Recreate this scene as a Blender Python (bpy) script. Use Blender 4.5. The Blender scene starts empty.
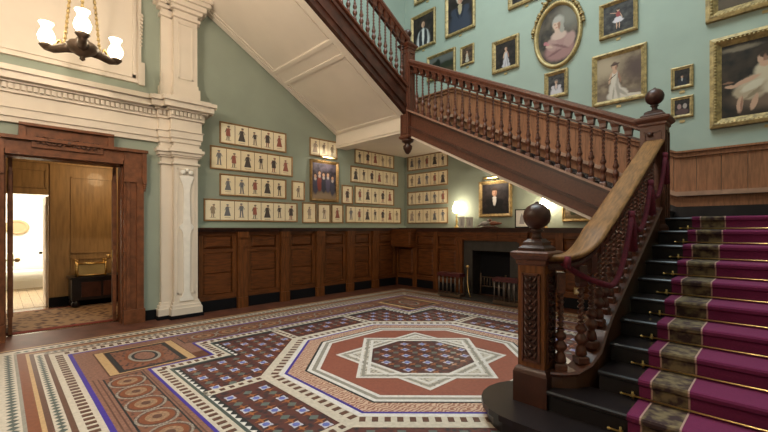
import bpy, bmesh, math, random
from mathutils import Vector, Matrix
random.seed(7)
PI = math.pi
SC = bpy.context.scene
COL = SC.collection

# ------------------------------------------------------------------ camera, light, exposure
cam_d = bpy.data.cameras.new('camera'); cam = bpy.data.objects.new('camera', cam_d); COL.objects.link(cam)
cam_d.sensor_width = 36; cam_d.lens = 392 / 768 * 36; cam_d.shift_y = 12 / 768
cam_d.clip_start = .05; cam_d.clip_end = 100
cam.location = (0, 0, 1.5); cam.rotation_euler = (PI / 2, 0, math.radians(45.4))
SC.camera = cam
SC.view_settings.view_transform = 'Standard'; SC.view_settings.look = 'None'
SC.view_settings.gamma = 1; SC.view_settings.use_curve_mapping = False
SC.view_settings.exposure = 0.14
w = bpy.data.worlds.new('world'); SC.world = w; w.use_nodes = True
w.node_tree.nodes['Background'].inputs[0].default_value = (.85, .93, 1, 1)
w.node_tree.nodes['Background'].inputs[1].default_value = .6

def area(name, loc, size, power, color, rot=(0, 0, 0), sy=None):
    d = bpy.data.lights.new(name, 'AREA'); d.energy = power; d.color = color; d.size = size
    if sy: d.shape = 'RECTANGLE'; d.size_y = sy
    o = bpy.data.objects.new(name, d); COL.objects.link(o); o.location = loc; o.rotation_euler = rot
    return o
def point(name, loc, power, color, r=.05):
    d = bpy.data.lights.new(name, 'POINT'); d.energy = power; d.color = color; d.shadow_soft_size = r
    o = bpy.data.objects.new(name, d); COL.objects.link(o); o.location = loc
    return o
WARM = (1, .82, .64)
area('roof_lantern_light', (-2.9, 3.6, 10.25), 4.6, 680, (.78, .96, 1))           # daylight through the roof lantern

# ------------------------------------------------------------------ materials
MATS = {}
def mat(name, col, rough=.5, var=.0, scale=8, stretch=(1, 1, 1), metal=0, col2=None, emit=None, est=0, coat=0, bump=0, spec=.5, sheen=0, detail=4, tex='noise', ramp=(.35, .65)):
    if name in MATS: return MATS[name]
    m = bpy.data.materials.new(name); m.use_nodes = True; MATS[name] = m
    nt = m.node_tree; b = nt.nodes['Principled BSDF']
    b.inputs['Roughness'].default_value = rough; b.inputs['Metallic'].default_value = metal
    b.inputs['Specular IOR Level'].default_value = spec
    b.inputs['Coat Weight'].default_value = coat; b.inputs['Coat Roughness'].default_value = .06
    if sheen: b.inputs['Sheen Weight'].default_value = sheen
    if emit:
        b.inputs['Emission Color'].default_value = (*emit, 1); b.inputs['Emission Strength'].default_value = est
    c2 = col2 or tuple(max(0, min(1, c * (1 - var))) for c in col)
    if var or col2 or bump:
        tc = nt.nodes.new('ShaderNodeTexCoord'); mp = nt.nodes.new('ShaderNodeMapping'); mp.inputs['Scale'].default_value = stretch
        nt.links.new(tc.outputs['Object'], mp.inputs['Vector'])
        if tex == 'voronoi':
            n = nt.nodes.new('ShaderNodeTexVoronoi'); n.inputs['Scale'].default_value = scale; fac = n.outputs['Distance']
        elif tex == 'wave':
            n = nt.nodes.new('ShaderNodeTexWave'); n.inputs['Scale'].default_value = scale; n.inputs['Distortion'].default_value = 9
            n.inputs['Detail'].default_value = detail; n.inputs['Detail Scale'].default_value = 1.6; fac = n.outputs['Fac']
        elif tex == 'checker':
            n = nt.nodes.new('ShaderNodeTexChecker'); n.inputs['Scale'].default_value = scale; fac = n.outputs['Fac']
        else:
            n = nt.nodes.new('ShaderNodeTexNoise'); n.inputs['Scale'].default_value = scale; n.inputs['Detail'].default_value = detail; fac = n.outputs['Fac']
        nt.links.new(mp.outputs['Vector'], n.inputs['Vector'])
        r = nt.nodes.new('ShaderNodeValToRGB'); e = r.color_ramp.elements
        e[0].position, e[1].position = ramp
        e[0].color = (*c2, 1); e[1].color = (*col, 1)
        nt.links.new(fac, r.inputs['Fac']); nt.links.new(r.outputs['Color'], b.inputs['Base Color'])
        if bump:
            bp = nt.nodes.new('ShaderNodeBump'); bp.inputs['Strength'].default_value = bump; bp.inputs['Distance'].default_value = .01
            nt.links.new(fac, bp.inputs['Height']); nt.links.new(bp.outputs['Normal'], b.inputs['Normal'])
    else:
        b.inputs['Base Color'].default_value = (*col, 1)
    return m
def flat(r, g, b, rough=.6):
    return mat('paint_%03d_%03d_%03d' % (r * 255, g * 255, b * 255), (r, g, b), rough)

GREEN = mat('green_wall_paint', (.31, .355, .293), .75, .06, 2.5, bump=.05)
CREAM = mat('cream_paint', (.74, .655, .56), .6, .06, 3)
CREAM2 = mat('cream_soffit_paint', (.84, .755, .655), .65, .05, 2)
WOODV = mat('dark_oak_upright', (.18, .06, .016), .45, .5, 5, (9, 9, .8), spec=.3)
WOODH = mat('dark_oak_panel', (.15, .047, .012), .45, .5, 4, (1.2, 1.2, 9), spec=.3)
BLACK = mat('black_skirting', (.006, .006, .008), .6, spec=.15)
STAIRW = mat('stair_mahogany', (.118, .036, .018), .38, .35, 12, (3, 3, 3), spec=.45)
STAIRD = mat('stair_dark_mahogany', (.065, .02, .011), .36, .5, 6, spec=.4)
RAILW = mat('worn_handrail_oak', (.255, .12, .042), .5, .45, 4, (14, 1.2, 4), spec=.2)
EBONY = mat('ebonised_step', (.016, .011, .012), .32, .3, 5, spec=.4)
DADO = mat('dado_boards', (.32, .125, .055), .5, .35, 5, (9, 9, 1), spec=.3)
GOLD = mat('gilt_frame', (.47, .32, .13), .5, .55, 16, metal=.3, bump=.3)
GOLDP = mat('gilt_plain', (.52, .37, .16), .45, .3, 10, metal=.3)
BRASS = mat('brass', (.75, .52, .2), .28, metal=1)
BRONZE = mat('bronze', (.13, .085, .055), .5, .4, 12, metal=.5)
FRAMEW = mat('pale_wood_frame', (.36, .20, .08), .5, .3, 10)
PAPER = mat('print_paper', (.93, .80, .56), .5, .08, 6, coat=.12)
PAPER2 = mat('pale_print_paper', (.95, .84, .62), .5, .08, 6, coat=.12)
VELVET = mat('crimson_rope', (.145, .006, .02), .9, .5, 60)
RUN = mat('plum_runner_pile', (.145, .008, .056), .95, .18, 90, bump=.2)
RUNB = mat('runner_leaf_border', (.165, .115, .058), .95, scale=16, col2=(.035, .014, .014), detail=2, ramp=(.38, .62))
RUNL = mat('runner_line', (.38, .22, .18), .9)

# ------------------------------------------------------------------ mesh helpers
class MB:
    def __init__(s): s.v = []; s.f = []; s.m = []; s.sm = []
    def add(s, vs, fs, m=0, smooth=False):
        o = len(s.v); s.v += [tuple(p) for p in vs]
        for f in fs: s.f.append([i + o for i in f]); s.m.append(m); s.sm.append(smooth)
        return s
    def box(s, x0, x1, y0, y1, z0, z1, m=0):
        x0, x1 = sorted((x0, x1)); y0, y1 = sorted((y0, y1)); z0, z1 = sorted((z0, z1))
        v = [(x0, y0, z0), (x1, y0, z0), (x1, y1, z0), (x0, y1, z0), (x0, y0, z1), (x1, y0, z1), (x1, y1, z1), (x0, y1, z1)]
        return s.add(v, [(0, 3, 2, 1), (4, 5, 6, 7), (0, 1, 5, 4), (1, 2, 6, 5), (2, 3, 7, 6), (3, 0, 4, 7)], m)
    def loft(s, rings, m=0, smooth=False, cap=True, closed=True):
        n = len(rings[0]); vs = [p for r in rings for p in r]; fs = []
        for i in range(len(rings) - 1):
            for j in range(n if closed else n - 1):
                k = (j + 1) % n
                fs.append((i * n + j, i * n + k, (i + 1) * n + k, (i + 1) * n + j))
        s.add(vs, fs, m, smooth)
        if cap and closed:
            o = len(s.v) - len(vs)
            s.f.append([o + j for j in range(n - 1, -1, -1)]); s.m.append(m); s.sm.append(False)
            s.f.append([o + (len(rings) - 1) * n + j for j in range(n)]); s.m.append(m); s.sm.append(False)
        return s
    def prism(s, pts, z0, z1, m=0):            # polygon in XY
        a = sum(pts[i][0] * pts[(i + 1) % len(pts)][1] - pts[(i + 1) % len(pts)][0] * pts[i][1] for i in range(len(pts)))
        if a < 0: pts = pts[::-1]
        return s.loft([[(x, y, z0) for x, y in pts], [(x, y, z1) for x, y in pts]], m)
    def prismx(s, pts, x0, x1, m=0):           # polygon in YZ
        a = sum(pts[i][0] * pts[(i + 1) % len(pts)][1] - pts[(i + 1) % len(pts)][0] * pts[i][1] for i in range(len(pts)))
        if a < 0: pts = pts[::-1]
        return s.loft([[(x0, y, z) for y, z in pts], [(x1, y, z) for y, z in pts]], m)
    def prismy(s, pts, y0, y1, m=0):           # polygon in XZ
        a = sum(pts[i][0] * pts[(i + 1) % len(pts)][1] - pts[(i + 1) % len(pts)][0] * pts[i][1] for i in range(len(pts)))
        if a > 0: pts = pts[::-1]
        return s.loft([[(x, y0, z) for x, z in pts], [(x, y1, z) for x, z in pts]], m)
    def lathe(s, prof, c=(0, 0, 0), n=14, m=0, smooth=True):
        return s.loft([[(c[0] + r * math.cos(2 * PI * k / n), c[1] + r * math.sin(2 * PI * k / n), c[2] + z) for k in range(n)] for r, z in prof], m, smooth)
    def square(s, prof, c=(0, 0, 0), m=0, rx=1, ry=1):   # square "lathe": half-width, z
        return s.loft([[(c[0] + sx * r * rx, c[1] + sy * r * ry, c[2] + z) for sx, sy in ((-1, -1), (1, -1), (1, 1), (-1, 1))] for r, z in prof], m)
    def tube(s, path, r, n=8, m=0):
        rings = []; P = [Vector(p) for p in path]
        for i, p in enumerate(P):
            t = (P[min(i + 1, len(P) - 1)] - P[max(i - 1, 0)]).normalized()
            a = Vector((0, 0, 1)) if abs(t.z) < .95 else Vector((1, 0, 0))
            u = t.cross(a).normalized(); v = u.cross(t)
            rr = r[i] if isinstance(r, (list, tuple)) else r
            rings.append([tuple(p + (u * math.cos(2 * PI * k / n) + v * math.sin(2 * PI * k / n)) * rr) for k in range(n)])
        return s.loft(rings, m, True)
    def sweep(s, prof, path, m=0, smooth=False):   # profile (side, up); up stays vertical
        rings = []; P = [Vector(p) for p in path]
        for i, p in enumerate(P):
            a = (p - P[i - 1]) if i else (P[1] - p)
            b = (P[i + 1] - p) if i < len(P) - 1 else a
            a = Vector((a.x, a.y, 0)).normalized(); b = Vector((b.x, b.y, 0)).normalized()
            t = (a + b).normalized(); k = 1 / max(.4, t.dot(b))
            side = Vector((t.y, -t.x, 0)) * k
            rings.append([tuple(p + side * u + Vector((0, 0, v))) for u, v in prof])
        return s.loft(rings, m, smooth)
    def ball(s, c, r, n=12, m=0, sz=1, sx=1, sy=1):
        rings = []
        for i in range(1, n // 2):
            a = PI * i / (n // 2)
            rings.append([(c[0] + sx * r * math.sin(a) * math.cos(2 * PI * k / n), c[1] + sy * r * math.sin(a) * math.sin(2 * PI * k / n), c[2] - sz * r * math.cos(a)) for k in range(n)])
        return s.loft(rings, m, True)
    def mesh(s, name, mats):
        me = bpy.data.meshes.new(name); me.from_pydata(s.v, [], s.f)
        for q in (mats if isinstance(mats, (list, tuple)) else [mats]): me.materials.append(q)
        me.polygons.foreach_set('material_index', s.m); me.polygons.foreach_set('use_smooth', s.sm)
        me.update(); return me
    def build(s, name, mats, parent=None, **k):
        return link(name, s.mesh(name, mats), parent, **k)

def link(name, me, parent=None, loc=None, rz=0, label=None, cat=None, group=None, kind=None, world=True):
    o = bpy.data.objects.new(name, me); COL.objects.link(o)
    if parent is not None:
        o.parent = parent
        if world and loc is None: o.matrix_parent_inverse = WM[parent.name].inverted()
    if loc is not None: o.location = loc
    if rz: o.rotation_euler = (0, 0, rz)
    if label: o['label'] = label
    if cat: o['category'] = cat
    if group: o['group'] = group
    if kind: o['kind'] = kind
    WM[o.name] = (WM[parent.name] if (parent is not None and not (world and loc is None)) else Matrix()) @ Matrix.Translation(loc or (0, 0, 0)) @ Matrix.Rotation(rz, 4, 'Z')
    return o
WM = {}
def thing(name, loc, label, cat=None, rz=0, group=None, kind=None):
    return link(name, None, None, loc, rz, label, cat, group, kind)
def struct(name, mb, m, label, cat=None):
    return mb.build(name, m, kind='structure', label=label, cat=cat)

WX, FY = -7.25, 7.95          # left wall face, far wall face
RX, BY, CZ = 1.75, -4.0, 10.4

# ------------------------------------------------------------------ shell
m = MB().box(-7.5, RX + .2, BY - .2, FY + .2, -.25, 0)
FLOOR = struct('floor', m, mat('red_brown_floor_tile', (.125, .045, .026), .5, .4, 5, spec=.3), 'patterned encaustic tile floor of the hall', 'floor')
DY0, DY1, DZ = .06, 1.40, 2.50
m = MB()
m.box(WX - .25, WX, BY, DY0, 0, CZ).box(WX - .25, WX, DY1, FY + .2, 0, CZ).box(WX - .25, WX, DY0, DY1, DZ, CZ)
struct('wall_left', m, GREEN, 'sage green wall with the doorway and rows of small framed prints', 'wall')
struct('wall_far', MB().box(WX, RX, FY, FY + .2, 0, CZ), GREEN, 'tall green wall hung with gilt framed portraits', 'wall')
struct('wall_right', MB().box(RX, RX + .2, BY, FY + .2, 0, CZ), GREEN, 'green wall beside the carpeted stairs', 'wall')
struct('wall_back', MB().box(WX - .25, RX + .2, BY - .2, BY, 0, CZ), GREEN, 'green wall behind the hall', 'wall')
LX0, LX1, LY0, LY1 = -5.5, -.3, 1.0, 6.2
m = MB().box(-7.5, LX0, BY - .2, FY + .2, CZ, CZ + .2).box(LX1, RX + .2, BY - .2, FY + .2, CZ, CZ + .2)
m.box(LX0, LX1, BY - .2, LY0, CZ, CZ + .2).box(LX0, LX1, LY1, FY + .2, CZ, CZ + .2)
struct('ceiling', m, CREAM2, 'cream ceiling with a roof lantern opening', 'ceiling')
t = thing('window_1', ((LX0 + LX1) / 2, (LY0 + LY1) / 2, CZ + .05), 'glazed roof lantern over the stairwell', 'skylight', kind='structure')
PANE = mat('lantern_glass', (.9, .95, 1), .05); PANE.node_tree.nodes['Principled BSDF'].inputs['Transmission Weight'].default_value = 1
bar = MB().box(-.03, .03, -2.6, 2.6, 0, .08).mesh('glazing_bar', mat('white_bar', (.8, .8, .78), .5))
pane = MB().box(-.62, .62, -2.6, 2.6, .03, .045).mesh('pane', PANE)
for i in range(5): link('glazing_bar', bar, t, (-2.6 + 1.3 * i, 0, 0))
for i in range(4): link('pane', pane, t, (-1.95 + 1.3 * i, 0, 0))

# ------------------------------------------------------------------ floor pattern
CX, CY = -2.98, 3.55
def tmat(n, c, v=.18, sc=30, **k): return mat('tile_' + n, c, k.pop('rough', .5), v, sc, spec=.3, **k)
T_CREAM = tmat('cream', (.53, .455, .37)); T_WHITE = tmat('white', (.64, .59, .55)); T_BLUE = tmat('blue', (.05, .028, .26))
T_RED = tmat('red', (.255, .08, .053)); T_BROWN = tmat('brown', (.115, .052, .036)); T_TAN = tmat('tan', (.46, .29, .14)); T_RUST = tmat('rust', (.19, .06, .028))
T_GREY = tmat('grey', (.27, .24, .20)); T_BLACK = tmat('black', (.022, .024, .026)); T_GREEN = tmat('green', (.07, .085, .075))
T_PINK = tmat('pink', (.25, .12, .085), .4, 40); T_FIELD = mat('tile_diaper', (.098, .034, .029), .45, spec=.3, scale=19, col2=(.03, .023, .028), tex='voronoi', ramp=(.2, .55))
T_SCROLL = mat('tile_scroll', (.50, .34, .25), .5, scale=9, col2=(.27, .12, .08), tex='wave', detail=4, ramp=(.35, .65), spec=.3)
T_STRIPE = mat('tile_speckle', (.46, .40, .33), .5, spec=.3, scale=26, col2=(.14, .12, .11), tex='voronoi', ramp=(.2, .5))
T_DARKP = mat('tile_dark_mosaic', (.19, .075, .045), .5, spec=.3, scale=24, col2=(.03, .025, .025), tex='voronoi', ramp=(.15, .5))
LV = .0007
def tile(name, pts, m, lv, kind=None, label=None):
    return MB().prism([(CX + x, CY + y) for x, y in pts], -.01, lv * LV, 0).build(name, m, FLOOR, kind=kind, label=label)
def shrink(pts, g=.0025):
    cx = sum(p[0] for p in pts) / len(pts); cy = sum(p[1] for p in pts) / len(pts)
    out = []
    for x, y in pts:
        d = math.hypot(x - cx, y - cy) or 1; out.append((x - (x - cx) / d * g, y - (y - cy) / d * g))
    return out
def sqring(h0, h1, m, lv, name='border_band'):
    for k in range(4):
        c, s = [(1, 0), (0, 1), (-1, 0), (0, -1)][k]
        pts = [(h0, -h0), (h1, -h1), (h1, h1), (h0, h0)]
        tile(name, [(x * c - y * s, x * s + y * c) for x, y in pts], m, lv)
def octo(a): return [(a / math.cos(PI / 8) * math.cos(PI / 8 + k * PI / 4), a / math.cos(PI / 8) * math.sin(PI / 8 + k * PI / 4)) for k in range(8)]
def octring(a0, a1, m, lv, name='octagon_band'):
    A, B = octo(a0), octo(a1)
    for k in range(8): tile(name, [A[k], B[k], B[(k + 1) % 8], A[(k + 1) % 8]], m, lv)
def rect(x0, x1, y0, y1): return [(x0, y0), (x1, y0), (x1, y1), (x0, y1)]
# outer border rings
for h0, h1, mm in ((2.92, 2.96, T_BLUE), (2.96, 3.0, T_CREAM), (3.0, 3.075, T_CREAM), (3.075, 3.12, T_CREAM), (3.12, 3.16, T_BROWN), (3.16, 3.245, T_CREAM), (3.245, 3.285, T_BROWN),
                   (3.285, 3.315, T_TAN), (3.315, 3.39, T_RUST), (3.39, 3.415, T_GREY), (3.415, 3.515, T_CREAM), (3.515, 3.55, T_CREAM), (3.55, 3.60, T_BROWN), (3.60, 3.64, T_TAN)):
    sqring(h0, h1, mm, 1)
sqring(2.0, 2.92, T_PINK, 1, 'field_band')
# small repeated tiles: rungs, teeth
rungs = []; SPOTS = []
def run_rungs(p0, p1, wd, period=.088, fill=.5):
    (x0, y0), (x1, y1) = p0, p1; L = math.hypot(x1 - x0, y1 - y0); n = max(1, round(L / period)); a = math.atan2(y1 - y0, x1 - x0)
    for i in range(n):
        f = (i + .5) / n; rungs.append((CX + x0 + (x1 - x0) * f, CY + y0 + (y1 - y0) * f, a, L / n * fill, wd))
for k in range(4):
    c, s = [(1, 0), (0, 1), (-1, 0), (0, -1)][k]
    rr = lambda x, y: (x * c - y * s, x * s + y * c)
    run_rungs(rr(3.037, -3.0), rr(3.037, 3.0), .07)
zz = MB()
for h0, h1 in ((3.16, 3.245), (3.415, 3.515)):
    for k in range(4):
        c, s = [(1, 0), (0, 1), (-1, 0), (0, -1)][k]
        n = 88; st = 2 * h0 / n
        for i in range(n):
            y = -h0 + i * st; mid = (h0 + h1) / 2; g = .012
            for tri in ([(mid, y), (mid, y + st), (h0 + g, y + st / 2)], [(mid, y), (h1 - g, y + st / 2), (mid, y + st)]):
                zz.prism([(CX + a * c - b * s, CY + a * s + b * c) for a, b in tri], -.002, 2 * LV)
zz.build('zigzag_inlay', T_GREEN, FLOOR, kind='stuff')
# corner panels, oval strips and narrow lines between
for sx in (-1, 1):
    for sy in (-1, 1):
        x, y = sx * 2.265, sy * 2.32
        tile('corner_panel', rect(x - .50, x + .50, y - .43, y + .43), T_BROWN, 2)
        for d in (-1, 1):
            tile('tan_bar', rect(x - .475, x + .475, y + d * .375 - .04, y + d * .375 + .04), T_TAN, 3)
            tile('tan_bar', rect(x + d * .465 - .012, x + d * .465 + .012, y - .335, y + .335), T_TAN, 3)
        tile('mosaic_panel', rect(x - .435, x + .435, y - .325, y + .325), T_BLACK, 3)
        tile('mosaic_panel', rect(x - .39, x + .39, y - .275, y + .275), T_DARKP, 4)
        for r, q, mm, lv in ((.30, .19, T_RUST, 5), (.25, .16, T_GREY, 6), (.20, .13, T_BLACK, 7), (.165, .10, T_PINK, 8)):
            tile('medallion', [(x + r * math.cos(a * PI / 12), y + q * math.sin(a * PI / 12)) for a in range(24)], mm, lv)
ov = []
for r, q, mm in ((.158, .168, 0), (.138, .145, 1), (.125, .13, 2), (.085, .09, 3), (.035, .04, 1)): ov.append((r, q, mm))
om = MB()
for i, (r, q, mm) in enumerate(ov): om.prism([(q * math.cos(a * PI / 10), r * math.sin(a * PI / 10)) for a in range(20)], -.004, (i) * LV, mm)
OVM = om.mesh('oval_tile', [tmat('ring', (.34, .28, .23), .6, 60), T_BROWN, T_RUST, mat('tile_oval_heart', (.33, .19, .11), .5, .5, 40)])
for k in range(4):
    c, s = [(1, 0), (0, 1), (-1, 0), (0, -1)][k]; ln = 1.72 if k in (1, 3) else 1.82
    rr = lambda x, y: (x * c - y * s, x * s + y * c)
    tile('oval_strip', [rr(*p) for p in rect(2.475, 2.815, -ln, ln)], T_BLACK, 2)
    tile('oval_strip', [rr(*p) for p in rect(2.49, 2.80, -ln + .015, ln - .015)], T_DARKP, 3)
    for d in (2.455, 2.845, 2.885): tile('pencil_line', [rr(*p) for p in rect(d - .006, d + .006, -ln - .05, ln + .05)], T_BROWN, 2)
    n = int(ln * 2 / .335)
    for i in range(n):
        x, y = rr(2.645, (i - (n - 1) / 2) * .335)
        link('oval_tile', OVM, FLOOR, (CX + x, CY + y, 4 * LV), rz=k * PI / 2 + PI / 2)
# plus-shaped field
def plus(p, q): return [(q, -p), (q, p), (p, p), (p, q), (-p, q), (-p, p), (-q, p), (-q, -p), (-p, -p), (-p, -q), (p, -q), (p, -p)]
def plusring(o0, o1, m, lv, name='field_border'):
    A, B = plus(1.5 + o0, 2.165 + o0), plus(1.5 + o1, 2.165 + o1)
    for k in range(12): tile(name, [A[k], B[k], B[(k + 1) % 12], A[(k + 1) % 12]], m, lv)
plusring(.222, .25, T_BLUE, 4)
plusring(.085, .222, T_CREAM, 4)
plusring(.055, .085, T_GREEN, 4); plusring(.02, .055, T_BLACK, 4); plusring(0, .02, T_BLACK, 4)
tile('diaper_field', plus(1.5, 2.165), T_FIELD, 3)
A = plus(1.5 + .155, 2.165 + .155)
for k in range(12): run_rungs(A[k], A[(k + 1) % 12], .07)
tri = MB().prism([(-.042, -.02), (.042, -.02), (.0, .02)], -.004, 0).mesh('triangle_tile', T_WHITE)
for sy in (-1, 1):
    for (xa, xb, yy) in ((-1.5, 1.5, 2.20), (-2.15, -1.52, 1.535), (1.52, 2.15, 1.535)):
        n = round((xb - xa) / .085)
        for i in range(n):
            link('triangle_tile', tri, FLOOR, (CX + xa + (i + .5) * (xb - xa) / n, CY + sy * yy, 5 * LV), rz=0 if sy < 0 else PI)
# radial bands
for sx in (-1, 1):
    for sy in (-1, 1):
        tile('radial_band', rect(sx * .66 - .06, sx * .66 + .06, min(sy * 1.62, sy * 2.22), max(sy * 1.62, sy * 2.22)), T_CREAM, 5)
        run_rungs((sx * .66, sy * 1.66), (sx * .66, sy * 2.2), .05)
        tile('radial_band', rect(min(sx * 1.62, sx * 2.22), max(sx * 1.62, sx * 2.22), sy * .66 - .06, sy * .66 + .06), T_CREAM, 5)
        run_rungs((sx * 1.66, sy * .66), (sx * 2.2, sy * .66), .05)
# octagon
for a0, a1, mm in ((1.60, 1.675, T_CREAM), (1.505, 1.60, T_CREAM), (1.455, 1.505, T_WHITE), (1.425, 1.455, T_BLUE), (1.262, 1.425, T_SCROLL), (1.237, 1.262, T_BLACK),
                   (1.195, 1.237, T_WHITE), (1.15, 1.195, T_GREY), (1.11, 1.15, T_WHITE)):
    octring(a0, a1, mm, 6)
tile('red_octagon', octo(1.11), T_RED, 6)
A = octo(1.5525)
for k in range(8): run_rungs(A[k], A[(k + 1) % 8], .075, .1)
# interlaced star of two squares
for rot in (0, PI / 4):
    c, s = math.cos(rot), math.sin(rot); rr = lambda x, y: (x * c - y * s, x * s + y * c)
    tile('star_square', [rr(*p) for p in rect(-.71, .71, -.71, .71)], T_STRIPE, 7 if rot == 0 else 7.4)
for rot in (0, PI / 4):
    for k in range(4):
        a = rot + k * PI / 2; c, s = math.cos(a), math.sin(a); rr = lambda x, y: (x * c - y * s, x * s + y * c)
        for i, (h0, h1, mm) in enumerate(((.675, .71, T_WHITE), (.63, .66, T_GREY), (.575, .61, T_WHITE))):
            tile('star_band', [rr(*p) for p in [(h0, -h0), (h1, -h1), (h1, h1), (h0, h0)]], mm, 8 + .2 * (rot > 0))
tile('star_heart', octo(.575), T_FIELD, 9)
# flowers and green squares of the diaper
fm = MB().prism([(.060 * math.cos(k * PI / 8 + PI / 4) * (1, .72, .62, .72)[k % 4], .060 * math.sin(k * PI / 8 + PI / 4) * (1, .72, .62, .72)[k % 4]) for k in range(16)], -.004, 0, 0)
fm.prism([(.03 * math.cos(k * PI / 4), .03 * math.sin(k * PI / 4)) for k in range(8)], -.003, LV, 1)
FLM = fm.mesh('flower_tile', [mat('tile_flower_white', (.54, .52, .60), .45, .3, 50), mat('tile_flower_blue', (.11, .13, .36), .45)])
GSM = MB().prism([(-.032, -.032), (.032, -.032), (.032, .032), (-.032, .032)], -.004, 0).mesh('square_tile', mat('tile_sage', (.10, .125, .115), .3))
RSM = MB().prism([(.075 * math.cos(k * PI / 2), .022 * math.sin(k * PI / 2)) for k in range(4)], -.004, 0).mesh('leaf_tile', mat('tile_orange', (.27, .09, .035), .3))
def inplus(x, y, p, q): return (abs(x) < q and abs(y) < p) or (abs(x) < p and abs(y) < q)
def octd(x, y): return max(abs(x), abs(y), (abs(x) + abs(y)) / math.sqrt(2))
fl = []; gs = []; ls = []
G = .162
for i in range(-16, 17):
    for j in range(-16, 17):
        x, y = (i + .35) * G, (j + .1) * G
        lim = .05
        if inplus(x, y, 1.5 - lim, 2.165 - lim) and octd(x, y) > 1.68 + lim and min(abs(abs(x) - .66), abs(abs(y) - .66)) > .06 + lim * .6 or octd(x, y) < .575 - lim * .8:
            up = 9 if octd(x, y) < .6 else 3
            (fl if (i + j) % 2 == 0 else gs).append((x, y, up + 1))
            ls.append((x + G / 2, y, up + 1))
for (x, y, u) in fl: link('flower_tile', FLM, FLOOR, (CX + x, CY + y, u * LV))
for (x, y, u) in gs: link('square_tile', GSM, FLOOR, (CX + x, CY + y, u * LV), rz=PI / 4)
lf = MB()
for q, (x, y, u) in enumerate(ls):
    if octd(x, y) < .55 or (octd(x, y) > 1.7 and inplus(x, y, 1.45, 2.12)):
        for a in (0, PI / 2): lf.prism([(CX + x + .06 * math.cos(k * PI / 2 + a) * (1 if k % 2 == 0 else .25), CY + y + .06 * math.sin(k * PI / 2 + a) * (1 if k % 2 == 0 else .25)) for k in range(4)], -.002, u * LV - (a > 0) * .0001)
lf.build('leaf_inlay', MATS['tile_orange'], FLOOR, kind='stuff')
# rungs: the nearest 300 are parts
RM = {}
rungs.sort(key=lambda r: r[0] ** 2 + r[1] ** 2 if r[0] < -.9 or r[1] < 2.4 else 1e4 + r[1])
rest = MB()
for i, (x, y, a, l, wd) in enumerate(rungs):
    if i < 300:
        key = (round(l, 3), wd)
        if key not in RM: RM[key] = MB().box(-l / 2, l / 2, -wd / 2, wd / 2, -.005, 0).mesh('rung_tile', T_BROWN)
        link('rung_tile', RM[key], FLOOR, (x, y, 7.5 * LV), rz=a)
    else:
        c, s = math.cos(a), math.sin(a)
        rest.prism([(x + u * c - v * s, y + u * s + v * c) for u, v in rect(-l / 2, l / 2, -wd / 2, wd / 2)], -.002, 7.5 * LV)
rest.build('rung_inlay', T_BROWN, FLOOR, kind='stuff')

# ------------------------------------------------------------------ left wall: doorcase, entablature, pilaster, upper panel
DW = mat('door_mahogany', (.21, .075, .032), .42, .45, 5, (4, 2, 2), spec=.35)
dc = (DY0 + DY1) / 2
t = thing('door_1', (WX, dc, 0), 'carved mahogany doorcase with a raised stepped head, double doors standing open', 'doorway', kind='structure')
for s in (-1, 1):
    y0 = dc + s * .67; ys = lambda a: y0 + s * a
    jm = MB().box(WX, WX + .07, ys(.0), ys(.265), 0, 2.22).box(WX + .07, WX + .10, ys(.17), ys(.265), 0, 2.22).box(WX + .07, WX + .09, ys(.03), ys(.08), 0, 2.5)
    jm.box(WX, WX + .12, ys(-.01), ys(.28), 0, .22).box(WX - .25, WX, y0, ys(-.02), 0, DZ)
    jm.build('jamb', DW, t)
    MB().box(WX, WX + .10, ys(.0), ys(.30), 2.22, 2.73).box(WX + .10, WX + .125, ys(.24), ys(.30), 2.22, 2.73).build('ear', DW, t)
    cm = MB()
    for i in range(4): cm.ball((WX + .11, ys(.275), 2.20 - .035 * i), .03 - .004 * i, 8)
    cm.build('carved_drop', DW, t)
    # door leaves folded back into the lobby
    A = Vector((WX - .24, dc + s * .605, 0)); dr = Vector((-.985, .15 if s > 0 else .02, 0)).normalized(); nr = Vector((-dr.y, dr.x, 0))
    def slab(mb, u0, u1, th, z0, z1): return mb.prism([tuple((A + dr * u + nr * v).xy) for u, v in ((u0, -th), (u1, -th), (u1, th), (u0, th))], z0, z1)
    lf_ = slab(MB(), 0, .63, .022, .02, DZ - .02).build('door_leaf', DW, t)
    for za, zb in ((.25, .95), (1.15, 2.3)): slab(MB(), .08, .55, .03, za, zb).build('leaf_panel', DW, lf_)
    kn = slab(MB(), .54, .60, .035, .93, 1.12)
    for e in (-1, 1):
        p = A + dr * .57 + nr * .075 * e; q = A + dr * .57; kn.ball((p.x, p.y, 1.02), .035, 10).tube([(q.x, q.y, 1.02), (p.x, p.y, 1.02)], .012)
    kn.build('door_knob', BRASS, lf_)
MB().box(WX - .25, WX, DY0, DY1, DZ - .03, DZ).box(WX, WX + .09, dc - .66, dc + .66, DZ - .01, 2.55).build('lintel', DW, t)
hm = MB().box(WX, WX + .08, dc - .97, dc + .97, 2.55, 2.70).box(WX, WX + .14, dc - .99, dc + .99, 2.69, 2.735)
hm.box(WX, WX + .10, dc - .51, dc + .51, 2.73, 2.88).box(WX, WX + .16, dc - .53, dc + .53, 2.88, 2.915)
for s in (-1, 1): hm.box(WX, WX + .13, dc + s * .53, dc + s * .46, 2.70, 2.89)
hm.build('door_head', DW, t)
MB().box(WX + .08, WX + .11, dc - .40, dc + .40, 2.60, 2.80).build('frieze_panel', DW, t)
cm = MB(); DKW = mat('dark_carving_wood', (.10, .036, .016), .45, .4, 8)  # scrollwork in a darker wood than the doorcase
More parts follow.
